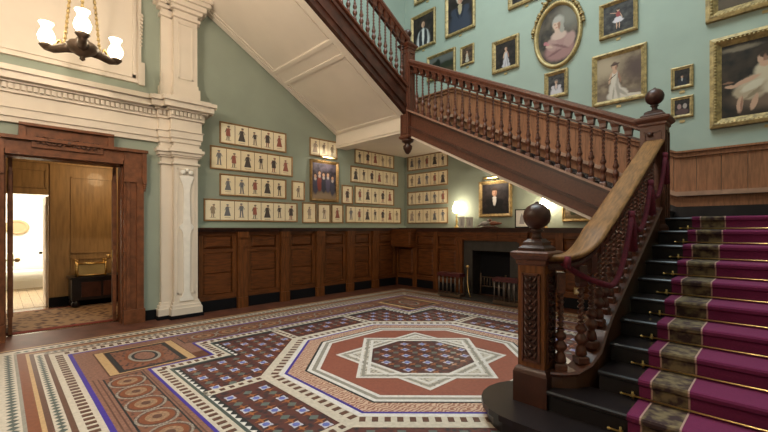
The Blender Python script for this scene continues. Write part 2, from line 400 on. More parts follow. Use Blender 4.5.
for i in range(13):
    y = dc - .33 + i * .055
    cm.tube([(WX + .115 + .01 * math.sin(k), y + .032 * math.cos(k * .9 + i), 2.70 + .055 * math.sin(k * .9 + i) * (1 - .02 * k)) for k in range(7)], .011, 6)
cm.ball((WX + .115, dc, 2.70), .05, 10, sx=.6)
cm.build('carved_scrollwork', DKW, t)

# entablature over the door wall (breaks forward over the pilaster)
t = thing('trim_1', (WX, .0, 2.9), 'cream entablature with dentils running above the doorcase', 'cornice', kind='structure')
def entab(y0, y1, p, nm):
    lay = [(2.915, 2.99, .05), (2.99, 3.10, .075), (3.10, 3.115, .095), (3.115, 3.30, .06), (3.30, 3.335, .10), (3.335, 3.42, .10), (3.42, 3.45, .16), (3.45, 3.54, .24), (3.54, 3.60, .28), (3.60, 3.635, .20)]
    names = ['architrave', 'architrave', 'fillet', 'frieze', 'bed_mould', 'dentil_band', 'soffit_mould', 'corona', 'cyma', 'top_fillet']
    for (z0, z1, d), n in zip(lay, names):
        e = .0 if nm == 'wall' else d * .8
        MB().box(WX, WX + d + p, y0 - e, y1 + e, z0, z1).build(n, CREAM, t)
    dm = MB().box(0, .04, -.02, .02, 0, .07).mesh('dentil', CREAM)
    k = int((y1 - y0 + (0 if nm == 'wall' else .16)) / .062)
    for i in range(k):
        link('dentil', dm, t, (.10 + p, (y0 - (0 if nm == 'wall' else .08)) + .031 + i * .062 - 0, 3.342 - 2.9), world=False)
entab(BY, 1.90, 0, 'wall'); entab(1.92, 2.48, .08, 'pil'); entab(2.07, 2.45, .2, 'pil')

t = thing('trim_2', (WX, 2.26, 0), 'cream pilaster with a carved candelabra ornament beside the wainscot', 'pilaster', kind='structure')
def col_(y0, y1, p):
    MB().box(WX, WX + p + .06, y0 - .06, y1 + .06, .06, .17).build('plinth', CREAM, t)
    MB().box(WX, WX + p + .075, y0 - .075, y1 + .075, 0, .06).build('footing', BLACK, t)
    MB().box(WX, WX + p + .04, y0 - .04, y1 + .04, .17, .22).box(WX, WX + p + .02, y0 - .02, y1 + .02, .22, .27).build('base_mould', CREAM, t)
    MB().box(WX, WX + p, y0, y1, .27, 2.56).build('shaft', CREAM, t)
    cp = MB()
    for z0, z1, e in ((2.56, 2.59, .03), (2.59, 2.68, .0), (2.68, 2.71, .03), (2.71, 2.76, .055), (2.76, 2.81, .085), (2.81, 2.85, .05), (2.85, 2.915, .02)): cp.box(WX, WX + p + e, y0 - e, y1 + e, z0, z1)
    cp.build('capital', CREAM, t)
    MB().box(WX, WX + p + .04, y0 - .03, y1 + .03, 3.635, 3.85).box(WX, WX + p + .01, y0 - .01, y1 + .01, 3.85, 3.92).build('upper_base', CREAM, t)
    MB().box(WX, WX + p - .02, y0, y1, 3.92, 5.0).build('upper_shaft', CREAM, t)
    cp = MB()
    for z0, z1, e in ((5.0, 5.05, .03), (5.05, 5.12, .0), (5.12, 5.18, .06), (5.18, 5.26, .11), (5.26, 5.33, .16), (5.33, 5.42, .19)): cp.box(WX, WX + p + e, y0 - e, y1 + e, z0, z1)
    cp.build('upper_capital', CREAM, t)
col_(1.92, 2.48, .09); col_(2.08, 2.45, .21)
yc = 2.265; xo = WX + .21
orn = [(.045, .28), (.105, .28), (.105, .32), (.07, .36), (.045, .45), (.05, .9), (.055, 1.40), (.075, 1.46), (.11, 1.50), (.11, 1.53), (.06, 1.58), (.05, 1.75), (.045, 2.1), (.06, 2.22), (.10, 2.32), (.115, 2.36), (.07, 2.38)]
MB().prismx([(yc + a, z) for a, z in orn] + [(yc - a, z) for a, z in reversed(orn)], xo, xo + .03).build('carved_candelabra', mat('white_carving', (.88, .84, .78), .55, .08, 10), t)
cm = MB()
for e in (-1, 1): cm.ball((xo + .03, yc + e * .06, 2.43), .045, 10, sx=.6)
cm.ball((xo + .03, yc, 2.47), .035, 8, sx=.6)
cm.build('carved_scroll', MATS['white_carving'], t)
for (ya, yb, za, zb, xx) in ((2.125, 2.405, .40, 2.50, WX + .21), (2.15, 2.38, 4.0, 4.93, WX + .19)):
    f = MB(); f.box(xx, xx + .012, ya, ya + .02, za, zb).box(xx, xx + .012, yb - .02, yb, za, zb).box(xx, xx + .012, ya, yb, za, za + .02).box(xx, xx + .012, ya, yb, zb - .02, zb)
    f.build('panel_mould', CREAM, t)

t = thing('trim_3', (WX, .2, 3.8), 'cream plaster wall panel with moulded border above the cornice', 'wall panel', kind='structure')
py1 = 1.64; py0 = dc * 2 - py1
MB().box(WX, WX + .02, py0, py1, 3.81, 5.35).build('field', CREAM, t)
f = MB()
for o, th in ((0, .035), (.075, .025)):
    f.box(WX + .02, WX + .02 + th, py0 + o, py0 + o + .045, 3.81 + o, 5.35 - o).box(WX + .02, WX + .02 + th, py1 - o - .045, py1 - o, 3.81 + o, 5.35 - o)
    f.box(WX + .02, WX + .02 + th, py0 + o, py1 - o, 3.81 + o, 3.855 + o).box(WX + .02, WX + .02 + th, py0 + o, py1 - o, 5.305 - o, 5.35 - o)
f.build('moulding', CREAM, t)
for s in (py0, py1):
    f = MB()
    for i in range(9): f.ball((WX + .05, s, 4.9 - .06 * i), .034 - .0022 * i, 8)
    f.build('carved_drop', CREAM, t)
    MB().box(WX, WX + .062, s - .04, s + .05, 3.79, 4.15).build('ear', CREAM, t)

# left wall wainscot
t = thing('trim_4', (WX, 5.2, 0), 'dark oak wainscot with pilaster strips below the rows of prints', 'wainscot', kind='structure')
wx = WX + .06
MB().box(WX, WX + .02, 2.5, FY, 0, 1.48).build('backing', WOODH, t)
MB().box(WX, WX + .17, 2.5, 7.62, 1.475, 1.505).build('ledge', STAIRD, t)
MB().box(WX, WX + .12, 2.5, 7.6, 1.43, 1.475).build('cornice_mould', STAIRD, t)
pil = [2.42, 3.30, 4.20, 5.07, 5.93, 6.75, 7.62]
for i, y in enumerate(pil):
    if i not in (0, 6):
        p = MB().box(WX, WX + .13, y - .10, y + .10, 0, .20).box(WX, WX + .11, y - .09, y + .09, .20, 1.32).box(WX, WX + .14, y - .105, y + .105, 1.32, 1.43).box(WX, WX + .12, y - .095, y + .095, 1.14, 1.165)
        p.build('pilaster_strip', WOODV, t)
    if i == 6: break
    a = y + (.10 if i else .10); b = pil[i + 1] - .10
    MB().box(WX, wx + .005, a, b, 0, .20).build('skirting', BLACK, t)
    MB().box(WX, wx - .003, a, b, 1.36, 1.43).box(WX, wx - .003, a + .075, b - .075, 1.05, 1.12).box(WX, wx - .003, a, b, .20, .30).build('rail', WOODH, t)
    MB().box(WX, wx, a, a + .075, .30, 1.36).build('stile', WOODV, t); MB().box(WX, wx, b - .075, b, .30, 1.36).build('stile', WOODV, t)
    MB().loft([[(wx - .03, a + .085, 1.13), (wx - .03, b - .085, 1.13), (wx - .03, b - .085, 1.35), (wx - .03, a + .085, 1.35)], [(wx - .004, a + .125, 1.165), (wx - .004, b - .125, 1.165), (wx - .004, b - .125, 1.315), (wx - .004, a + .125, 1.315)]]).build('panel', WOODH, t)
    for za, zb in ((.30, .68), (.68, 1.05)):
        MB().loft([[(wx - .03, a + .08, za), (wx - .03, b - .08, za), (wx - .03, b - .08, zb), (wx - .03, a + .08, zb)], [(wx - .01, a + .11, za + .012), (wx - .01, b - .11, za + .012), (wx - .01, b - .11, zb - .012), (wx - .01, a + .11, zb - .012)]]).build('panel', WOODH, t)
# picture rail shelf under the prints (painted)
struct('trim_5', MB().box(WX, WX + .05, 2.5, FY, 1.505, 1.56), mat('sage_ledge', (.33, .40, .32), .6), 'painted green fillet along the top of the wainscot', 'trim')
struct('baseboard_left', MB().box(WX, WX + .04, 1.69, 1.86, 0, .16).box(WX, WX + .04, BY, -.26, 0, .16), BLACK, 'black skirting beside the doorcase', 'skirting')

# ------------------------------------------------------------------ far wall: wainscot, fireplace
WY = 7.6
t = thing('trim_6', (-4.4, WY, 0), 'dark oak panelling with a deep shelf along the fireplace wall', 'wainscot', kind='structure')
MB().box(WX, -1.2, WY - .07, FY, 1.465, 1.505).build('shelf', STAIRD, t)
MB().box(WX, -1.2, WY - .03, FY, 1.41, 1.465).build('shelf_mould', STAIRD, t)
FX0, FX1 = -5.25, -3.55
for x0, x1 in ((WX, FX0), (FX1, -1.2)):
    MB().box(x0, x1, WY + .04, FY, 0, 1.41).build('backing', WOODH, t)
    MB().box(x0, x1, WY, WY + .04, 0, .2).build('skirting', BLACK, t)
    n = max(2, round((x1 - x0) / .62)); st = (x1 - x0) / n
    for i in range(n + 1):
        x = x0 + i * st; MB().box(max(x - .07, x0), min(x + .07, x1), WY - .01, WY + .04, 0, 1.41).build('pilaster_strip', WOODV, t)
    for i in range(n):
        a = x0 + i * st + .07; b = a + st - .14
        MB().box(a, b, WY, WY + .04, 1.3, 1.41).box(a, b, WY, WY + .04, 1.0, 1.07).box(a, b, WY, WY + .04, .2, .3).build('rail', WOODH, t)
        for za, zb in ((.3, 1.0), (1.07, 1.3)):
            MB().loft([[(a + .01, WY + .035, za + .01), (b - .01, WY + .035, za + .01), (b - .01, WY + .035, zb - .01), (a + .01, WY + .035, zb - .01)][::-1],
                       [(a + .06, WY + .012, za + .05), (b - .06, WY + .012, za + .05), (b - .06, WY + .012, zb - .05), (a + .06, WY + .012, zb - .05)][::-1]]).build('panel', WOODH, t)
# carved bracket at the corner of the room
br = MB().box(WX, -6.55, 7.36, WY, 1.02, 1.465).box(WX, -6.5, 7.33, WY, 1.40, 1.465)
br.build('corner_bracket', WOODH, t)
br = MB()
for i in range(9): br.ball((-6.56, 7.37, 1.08 + i * .037), .024, 8)
br.build('bead_column', WOODV, t)

t = thing('fireplace', (-4.4, WY, 0), 'dark oak chimneypiece with a grey stone surround and black hearth opening', 'fireplace')
STONE = mat('grey_stone', (.045, .04, .036), .45, .3, 9)
for s in (-1, 1):
    MB().box(-4.4 + s * .85, -4.4 + s * .68, WY - .10, FY - .02, 0, 1.22).box(-4.4 + s * .87, -4.4 + s * .66, WY - .12, FY - .02, 0, .2).box(-4.4 + s * .87, -4.4 + s * .66, WY - .13, FY - .02, 1.2, 1.28).build('side_pilaster', WOODV, t)
    MB().box(-4.4 + s * .68, -4.4 + s * .45, WY - .04, FY - .02, 0, 1.0).build('stone_jamb', STONE, t)
MB().box(-5.25, -3.55, WY - .10, FY - .02, 1.22, 1.41).build('frieze', WOODH, t)
for i in range(3): MB().box(-5.1 + i * .5, -4.7 + i * .5, WY - .115, WY - .1, 1.26, 1.38).build('frieze_panel', WOODH, t)
MB().box(-5.08, -3.72, WY - .04, FY - .02, 1.0, 1.22).build('stone_lintel', STONE, t)
MB().box(-4.85, -3.95, FY - .05, FY - .02, 0, 1.0).build('fireback', BLACK, t)
gr = MB()
for i in range(9): gr.tube([(-4.68 + i * .07, WY + .06, .22), (-4.68 + i * .07, WY + .06, .42)], .01, 6)
for z in (.22, .42): gr.tube([(-4.7, WY + .06, z), (-4.1, WY + .06, z)], .013, 6)
for x in (-4.7, -4.1): gr.tube([(x, WY + .06, 0), (x, WY + .06, .5)], .018, 6)
gr.build('grate', BRONZE, t)
MB().box(-5.3, -3.5, 6.95, WY - .04, 0.001, .03).build('hearth_slab', STONE, t)
LEATH = mat('red_leather', (.075, .012, .014), .4, .3, 20); RODM = mat('steel_rod', (.28, .25, .23), .4, metal=.9)
def fender(xa, xb, label):
    f = thing('club_fender', ((xa + xb) / 2, 6.98, 0.03), label, 'fender', group='club fenders flanking the hearth')
    MB().box(xa, xb, 6.90, 7.12, .46, .53).build('leather_pad', LEATH, f)
    MB().box(xa, xb, 6.92, 7.10, .03, .09).build('base_rail', BRONZE, f)
    n = 6; rd = MB().tube([(0, 0, .09), (0, 0, .47)], .011, 6).mesh('upright', RODM)
    for i in range(n):
        for y in (6.93, 7.09):
            o = link('upright', rd, f, (xa + .03 + (xb - xa - .06) * i / (n - 1) - (xa + xb) / 2, y - 6.98, -.03), world=False)
fender(-5.33, -4.74, 'red leather topped fender stool, further from the stairs')
fender(-3.98, -3.40, 'red leather topped fender stool, nearer the stairs')
t = thing('fire_tongs', (-4.62, 7.2, .03), 'slender brass fire tongs leaning beside the hearth', 'fire iron')
MB().tube([(-4.62, 7.12, .04), (-4.70, 7.18, .15), (-4.76, 7.22, .35), (-4.78, 7.26, .62)], .012, 6).build('shaft', BRASS, t)
MB().ball((-4.78, 7.26, .66), .035, 10).build('knob', BRASS, t)
t = thing('wall_socket', (-2.63, WY - .01, .33), 'small brass electric socket low on the panelling', 'socket')
MB().box(-2.69, -2.57, WY - .025, WY - .01, .28, .40).build('plate', GOLDP, t)
MB().box(-2.66, -2.60, WY - .03, WY - .025, .31, .37).build('outlet', flat(.75, .68, .5), t)

# objects on the shelf
GLOW = mat('lit_glass', (1, .9, .75), .4, emit=(1, .86, .62), est=22)
def table_lamp(x, label):
    f = thing('table_lamp', (x, 7.74, 1.505), label, 'lamp', group='lit lamps on the fireplace shelf')
    MB().lathe([(.065, 1.505), (.065, 1.52), (.025, 1.54), (.018, 1.60), (.032, 1.66), (.018, 1.72), (.012, 1.80), (.03, 1.86)], (x, 7.74, 0)).build('base', BRASS, f)
    MB().lathe([(.05, 1.86), (.09, 1.90), (.10, 1.96), (.075, 2.04), (.045, 2.08), (.055, 2.11)], (x, 7.74, 0)).build('glass_shade', GLOW, f)
    point('table_lamp_bulb', (x, 7.76, 2.02), 26, (1, .84, .6), .1)
table_lamp(-5.40, 'lit glass lamp on the shelf beside the wall of small prints')
table_lamp(-3.30, 'lit glass lamp on the shelf on the stair side of the portrait')
def photo(x, y, wd, ht, label, fr, rz=0, pc=(.62, .60, .58)):
    f = thing('photo_frame', (x, y, 1.505), label, 'photo frame', rz, group='photo frames on the fireplace shelf')
    q = MB()
    q.box(-wd / 2, -wd / 2 + .02, -.01, .012, 0, ht).box(wd / 2 - .02, wd / 2, -.01, .012, 0, ht).box(-wd / 2, wd / 2, -.01, .012, 0, .02).box(-wd / 2, wd / 2, -.01, .012, ht - .02, ht)
    q.build('frame', fr, f, loc=(0, 0, 0)); MB().box(-wd / 2 + .018, wd / 2 - .018, -.004, .01, .018, ht - .018).build('photograph', flat(*pc), f, loc=(0, 0, 0))
    g = MB().prismy([(-wd * .18, ht * .2), (wd * .18, ht * .2), (wd * .12, ht * .55), (0, ht * .8), (-wd * .12, ht * .55)], -.0055, -.004)
    g.build('sitter', flat(.42, .40, .42), f, loc=(0, 0, 0))
    MB().box(-.02, .02, .012, .08, 0, ht * .5).build('strut', fr, f, loc=(0, 0, 0))
SIL = mat('silver', (.7, .68, .62), .3, metal=1)
photo(-5.20, 7.66, .15, .26, 'small silver photo frame beside the lamp base', SIL, .25)
photo(-4.99, 7.66, .17, .24, 'silver photo frame between the small frame and the figurines', SIL, .15)
photo(-3.74, 7.66, .27, .38, 'black framed white certificate standing right of the portrait', BLACK, .35, (.88, .86, .82))
t = thing('figurine', (-4.5, 7.68, 1.505), 'porcelain group of two birds on the shelf under the portrait', 'figurine')
POR = mat('porcelain', (.45, .42, .42), .25, .4, 20)
MB().lathe([(.02, 1.505), (.20, 1.505), (.19, 1.53), (.13, 1.55)], (-4.5, 7.68, 0), 14).build('base', STAIRD, t)
for s, cl in ((-1, POR), (1, mat('rust_porcelain', (.28, .10, .06), .3, .4, 20))):
    b = MB(); x = -4.5 + s * .10
    b.ball((x, 7.68, 1.60), .065, 12, sx=1.5, sz=.8).ball((x - s * .08, 7.68, 1.67), .035, 10).tube([(x + s * .06, 7.68, 1.60), (x + s * .20, 7.68, 1.57 + .03 * s)], [.04, .012], 8)
    b.tube([(x - s * .1, 7.68, 1.67), (x - s * .145, 7.68, 1.665)], [.012, .003], 6).tube([(x, 7.68, 1.53), (x, 7.68, 1.58)], .012, 6)
    b.build('bird', cl, t)

# ------------------------------------------------------------------ stairs: lower flight
R_, G_ = .147, .29
def ny(n): return 3.18 + G_ * (n - 3)
SX0, SX1 = -.96, RX - .02
t = thing('stair_flight', (0, 2.6, 0), 'black ebonised lower stair flight rising to the half landing', 'staircase')
arc = [(-1.33 + .43 * math.cos(a * PI / 12), 3.0 + .43 * math.sin(a * PI / 12)) for a in range(6, 19)]
MB().prism(arc + [(SX1, 2.57), (SX1, 3.43)], R_ - .045, R_).build('tread', EBONY, t)
arc2 = [(-1.33 + .39 * math.cos(a * PI / 12), 3.0 + .39 * math.sin(a * PI / 12)) for a in range(6, 19)]
MB().prism(arc2 + [(SX1, 2.61), (SX1, 3.39)], 0.001, R_ - .045).build('riser', EBONY, t)
for n in range(2, 12):
    y = ny(n); yb = ny(n + 1) + .03 if n < 11 else y + .3
    x0 = SX0 - .26 if n == 2 else SX0
    pr = [(y + .012, n * R_ - .035), (y, n * R_ - .026), (y, n * R_ - .010), (y + .010, n * R_), (yb, n * R_), (yb, n * R_ - .035)]
    MB().prismx(pr, x0, SX1).build('tread', EBONY, t)
    MB().box(x0, SX1, y + .03, y + .06, (n - 1) * R_, n * R_ - .03).build('riser', EBONY, t)
# spandrel and string
LZ = 11 * R_
MB().prismx([(3.35, 0.001), (5.6, 0.001), (5.6, LZ), (ny(11), LZ), (3.35, ny(3) * 0 + .44)], -1.07, -1.03).build('spandrel', WOODV, t)
capz = lambda y: (3 + (y - 3.18) / G_) * R_ + .13
path = [(-1.26, 3.03), (-1.19, 3.07), (-1.125, 3.13), (-1.08, 3.22), (-1.055, 3.33), (-1.05, 3.45)]
zc = [.415, .415, .425, .47, .545, .63 + .05]
P1 = [(x, y, z) for (x, y), z in zip(path, zc)] + [(-1.05, y, capz(y)) for y in (3.6, 4.0, 4.4, 4.8, 5.2, 5.5)]
prof = [(-.07, -.035), (.07, -.035), (.085, -.012), (.07, 0), (-.07, 0), (-.085, -.012)]
STRING = mat('string_mahogany', (.10, .037, .018), .35, .5, 5, coat=.25)
MB().sweep(prof, P1).build('string_cap', STAIRW, t)
bodyP = [[(x, y, z) for x, y, z in P1]]
sb = MB(); rings = []
PP = [Vector(p) for p in P1]
for i, p in enumerate(PP):
    a = (PP[min(i + 1, len(PP) - 1)] - PP[max(i - 1, 0)]); a.z = 0; a.normalize(); sd = Vector((a.y, -a.x, 0))
    base = max(R_, p.z - .37); top = p.z - .03
    rings.append([tuple(Vector((p.x, p.y, 0)) + sd * u + Vector((0, 0, z))) for u, z in ((-.055, base), (.055, base), (.055, top), (-.055, top))])
sb.loft(rings).build('string', STRING, t)

# half landing
t = thing('stair_landing', (.3, 6.7, LZ), 'ebonised half landing below the panelled dado', 'landing')
MB().box(-1.25, RX - .02, ny(11) + .1, FY - .02, LZ - .035, LZ).build('landing_floor', EBONY, t)
MB().box(-1.25, -1.18, 5.55, FY - .02, LZ - .28, LZ - .035).build('fascia', STAIRW, t)
MB().box(-1.2, RX - .02, ny(11) + .1, FY - .02, LZ - .25, LZ - .05).build('landing_soffit', CREAM2, t)

# stair runner following the steps
t = thing('stair_runner', (.25, 3.0, R_), 'plum stair runner with an olive leaf border on the black steps', 'carpet')
prf = [(2.55, .02)]
for n in range(1, 12):
    y = ny(n) if n > 1 else 2.57; z = n * R_
    prf += [(y + .032 - .011, (n - 1) * R_ + .012), (y + .018, z - .045), (y - .007, z - .030), (y - .010, z - .008), (y - .004, z + .006), (y + .012, z + .010)]
    yb = (ny(n + 1) if n < 11 else y + 1.2)
    prf.append((yb + .005, z + .010))
prf = prf[1:]
def ribbon(name, x0, x1, mm, lift=0):
    q = MB(); n = len(prf); vs = []
    for i, (y, z) in enumerate(prf):
        a = prf[max(0, i - 1)]; b = prf[min(n - 1, i + 1)]
        dx, dz = b[0] - a[0], b[1] - a[1]; l = math.hypot(dx, dz); ny_, nz_ = -dz / l, dx / l
        yy, zz = y + ny_ * lift, z + nz_ * lift; y2, z2 = y - ny_ * .009, z - nz_ * .009
        vs.append([(x0, yy, zz), (x1, yy, zz), (x1, y2, z2), (x0, y2, z2)])
    q.loft(vs[::-1], 0, False)
    return q.build(name, mm, t)
CL, CR = -.70, 1.25
ribbon('edge_band', CL, CL + .075, RUN); ribbon('edge_band', CR - .075, CR, RUN)
ribbon('leaf_border', CL + .075, CL + .275, RUNB); ribbon('leaf_border', CR - .275, CR - .075, RUNB)
for x in (CL + .07, CL + .275, CR - .285, CR - .08): ribbon('border_line', x, x + .010, RUNL, .002)
ribbon('field', CL + .275, CR - .275, RUN)
# rods
ORD = ['second', 'third', 'fourth', 'fifth', 'sixth', 'seventh', 'eighth', 'ninth', 'tenth', 'topmost']
for n in range(2, 12):
    y = ny(n) - .006; z = (n - 1) * R_ + .028
    f = thing('stair_rod', (.27, y, z), 'thin brass stair rod across the runner at the %s riser' % ORD[n - 2], 'stair rod', group='brass stair rods')
    MB().tube([(-.80, y, z), (1.35, y, z)], .0065, 6).build('rod', BRASS, f)
    for x in (-.735, 1.285):
        MB().tube([(x, y + .015, z - .028), (x, y, z + .03)], .008, 6).box(x - .012, x + .012, y - .01, y + .02, z - .006, z + .008).build('bracket', BRASS, f)
    for x in (-.805, 1.355): MB().ball((x, y, z), .011, 8).build('finial', BRASS, f)

# ------------------------------------------------------------------ balusters
def baluster_mesh(slim=False):
    b = MB()
    b.square([(.036, 0), (.036, .05), (.030, .06)])
    b.lathe([(.022, .06), (.036, .075), (.030, .13), (.020, .155), (.024, .162), (.040, .195), (.040, .215), (.022, .25), (.018, .258), (.036, .285), (.036, .305), (.018, .335), (.026, .345), (.018, .355)], n=10)
    rings = []; N = 34
    for i in range(N + 1):
        z = .355 + (.66 - .355) * i / N; a0 = i / N * 3.2 * 2 * PI
        rings.append([((.013 + .010 * math.cos(2 * (th - a0))) * math.cos(th), (.013 + .010 * math.cos(2 * (th - a0))) * math.sin(th), z) for th in [2 * PI * k / 8 for k in range(8)]])
    b.loft(rings, 0, True)
    b.lathe([(.018, .66), (.027, .668), (.018, .677)], n=10)
    if slim: b.square([(.022, .672), (.026, .70), (.026, .85)])
    else: b.square([(.026, .672), (.038, .69), (.040, .735), (.052, .77), (.060, .82), (.060, .85)])
    return b.mesh('baluster', STAIRW)
BAL = baluster_mesh(); BALS = baluster_mesh(True)
def balustrade(root, pts, H, bw=1.0, me=None):
    loc = root.location
    for (x, y, z, rz) in pts:
        o = link('baluster', me or BAL, root, (x - loc.x, y - loc.y, z - loc.z), rz, world=False); o.scale = (bw, bw, H / .82)
RAILP = [(-.085, -.105), (.085, -.105), (.105, -.06), (.10, -.02), (.055, 0), (-.055, 0), (-.10, -.02), (-.105, -.06)]
def newel(name, x, y, z0, zcap, s, label, ball=True, pend=None, carve=False, plh=.27, fk=None):
    f = thing(name, (x, y, z0), label, 'newel post', group='turned newel posts of the staircase')
    if pend is None:
        MB().square([(s * 1.27, z0), (s * 1.27, z0 + plh - .04), (s * 1.18, z0 + plh - .015), (s * 1.1, z0 + plh), (s * 1.0, z0 + plh + .01)], (x, y, 0)).build('plinth', STAIRD if carve else STAIRW, f)
    else:
        MB().square([(s, z0), (s * 1.2, z0 + .02), (s * 1.2, z0 + .05), (s, z0 + .07)], (x, y, 0)).build('plinth', STAIRW, f)
        MB().lathe([(.02, pend), (.05, pend + .03), (.085, pend + .10), (.09, pend + .15), (.05, pend + .19), (.07, pend + .21), (.11, pend + .235), (.12, z0)], (x, y, 0)).build('pendant', STAIRD, f)
        plh = .05
    sh = MB().square([(s, z0 + plh), (s, zcap - .10)], (x, y, 0)).build('shaft', STAIRW if not carve else WOODV, f)
    za, zb = z0 + plh + .05, zcap - .16
    for dx, dy in ((0, -1), (1, 0)):
        q = MB()
        for u in (-1, 1):
            if dy: q.box(x + u * s * .62 - .008, x + u * s * .62 + .008, y - s - .012, y - s, za, zb)
            else: q.box(x + s, x + s + .012, y + u * s * .62 - .008, y + u * s * .62 + .008, za, zb)
        if dy: q.box(x - s * .65, x + s * .65, y - s - .012, y - s, za, za + .016).box(x - s * .65, x + s * .65, y - s - .012, y - s, zb - .016, zb)
        else: q.box(x + s, x + s + .012, y - s * .65, y + s * .65, za, za + .016).box(x + s, x + s + .012, y - s * .65, y + s * .65, zb - .016, zb)
        q.build('panel_mould', STAIRW, sh)
        if carve:
            q = MB()
            e = s * .56
            if dy: q.box(x - e, x + e, y - s - .004, y - s, za + .016, zb - .016)
            else: q.box(x + s, x + s + .004, y - e, y + e, za + .016, zb - .016)
            n_ = 11
            for i in range(n_):
                zz = za + .05 + i * (zb - za - .10) / (n_ - 1)
                for u in (-1, 1):
                    tip = (u * e * .85, .035); rt = (0, -.012); md = (u * e * .55, -.004)
                    def W_(a, b): return (x + a, y - s - .010, zz + b) if dy else (x + s + .010, y + a, zz + b)
                    q.tube([W_(*rt), W_(*md), W_(*tip)], [.006, .013 + .004 * (i % 2), .003], 6)
                q.ball(W_(0, .012), .012 + .006 * (i % 3 == 0), 8)
            q.build('carved_leaves', STAIRD, sh)
    c = MB().square([(s, zcap - .10), (s * 1.12, zcap - .085), (s * 1.12, zcap - .06), (s * 1.28, zcap - .045), (s * 1.42, zcap - .02), (s * 1.42, zcap), (s * 1.25, zcap + .012)], (x, y, 0))
    c.build('cap', STAIRW, f)
    if ball:
        MB().square([(s * 1.0, zcap + .012), (s * 1.0, zcap + .035), (s * .75, zcap + .055), (s * .72, zcap + .08), (s * .45, zcap + .105)], (x, y, 0)).build('finial_base', STAIRD, f)
        k = fk or s / .105; nz = zcap + .10
        fb = MB().lathe([(.045 * k, nz), (.032 * k, nz + .03 * k), (.03 * k, nz + .055 * k), (.05 * k, nz + .07 * k), (.03 * k, nz + .085 * k)], (x, y, 0)).build('finial_neck', STAIRD, f)
        b = MB(); n = 20; rr = .103 * k; zc_ = nz + .085 * k + rr * .95
        rings = []
        for i in range(1, 14):
            a = PI * i / 14
            rings.append([(x + (rr * math.sin(a) * (1 + .035 * math.cos(10 * th) * math.cos(8 * a))) * math.cos(th), y + (rr * math.sin(a) * (1 + .035 * math.cos(10 * th) * math.cos(8 * a))) * math.sin(th), zc_ - rr * math.cos(a)) for th in [2 * PI * q / 40 for q in range(40)]])
        b.loft(rings, 0, True); b.ball((x, y, zc_ + rr), .018 * k, 8)
        b.build('finial_ball', STAIRD, f)
    return f
newel('newel_post', -1.355, 3.03, R_, 1.31, .105, 'carved oak newel post with a ball finial at the foot of the stairs', carve=True)
n2 = newel('newel_post', -1.07, 5.62, LZ - .28, 2.80, .125, 'newel post with a ball finial at the half landing', plh=.2, fk=.95)
MB().ball((-1.07 - .02, 5.62 - .135, 2.60), .032, 10).build('boss', STAIRD, n2)
n3 = newel('newel_post', -5.05, 5.62, 3.20, 5.0, .10, 'newel post with a hanging pendant at the upper landing', ball=True, pend=2.92, fk=.75)

# lower balustrade
t = thing('balustrade', (-1.05, 3.05, .42), 'lower balustrade with a broad worn oak handrail beside the runner', 'balustrade')
rz_ = [1.30, 1.295, 1.31, 1.36, 1.435, 1.515]
RP = [(-1.37, 3.0, 1.30)] + [(x, y, z) for (x, y), z in zip(path[1:], rz_[1:])] + [(-1.05, y, capz(y) + .79) for y in (3.6, 3.8, 4.2, 4.6, 5.0, 5.3, 5.52)]
def smoothpath(P, it=2):
    for _ in range(it):
        Q = [P[0]]
        for i in range(len(P) - 1):
            a, b = Vector(P[i]), Vector(P[i + 1]); Q += [tuple(a.lerp(b, .25)), tuple(a.lerp(b, .75))]
        P = Q + [P[-1]]
    return P
RAIL1 = [(u * 1.0, v) for u, v in RAILP]
MB().sweep([(-.075, -.05), (.075, -.05), (.10, -.03), (.10, -.012), (.075, 0), (-.075, 0), (-.10, -.012), (-.10, -.03)], smoothpath(RP), 0, True).build('handrail', RAILW, t)
MB().sweep([(-.05, -.115), (.05, -.115), (.062, -.09), (.062, -.07), (.085, -.05), (-.085, -.05), (-.062, -.07), (-.062, -.09)], smoothpath(RP)).build('rail_moulding', STAIRD, t)
bp = [(-1.19, 3.075, .415, .5), (-1.085, 3.20, .465, .9), (-1.055, 3.34, .56, 1.2)]
y = 3.49
while y < 5.45: bp.append((-1.05, y, capz(y) - .02, 0)); y += .145
balustrade(t, bp, .72, 1.2, BALS)
MB().sweep([(-.03, -.012), (.03, -.012), (.03, .012), (-.03, .012)], [(-1.05, y, capz(y) + .61) for y in (3.5, 4, 4.5, 5, 5.5)]).build('sub_rail', STAIRW, t)

# rope
t = thing('rope', (-.9, 3.2, 1.2), 'crimson rope looped in swags along the lower balustrade', 'rope')
rp = []
hooks = [(3.02, 1.24), (3.95, 1.60), (4.65, 1.93), (5.35, 2.30)]
for i in range(3):
    (ya, za), (yb, zb) = hooks[i], hooks[i + 1]
    for k in range(13):
        f = k / 12; sag = (.34 if i == 0 else .26) * 4 * f * (1 - f); yy = ya + (yb - ya) * f
        xx = -1.16 + (yy - 3.02) / .25 * .24 if yy < 3.27 else -.92
        rp.append((min(xx, -.92), yy, za + (zb - za) * f - sag))
MB().tube(rp, .022, 8).build('cord', VELVET, t)
for (ya, za) in hooks:
    xx = -1.12 if ya < 3.1 else -.92
    MB().tube([(xx, ya, za - .04), (xx, ya, za + .05)], .028, 8).build('hook_sleeve', VELVET, t)
for (ya, za) in hooks[1:]:
    MB().lathe([(.012, -.02), (.022, -.05), (.03, -.12), (.038, -.30), (.01, -.31)], (-.91, ya, za), 10).build('tassel', VELVET, t)

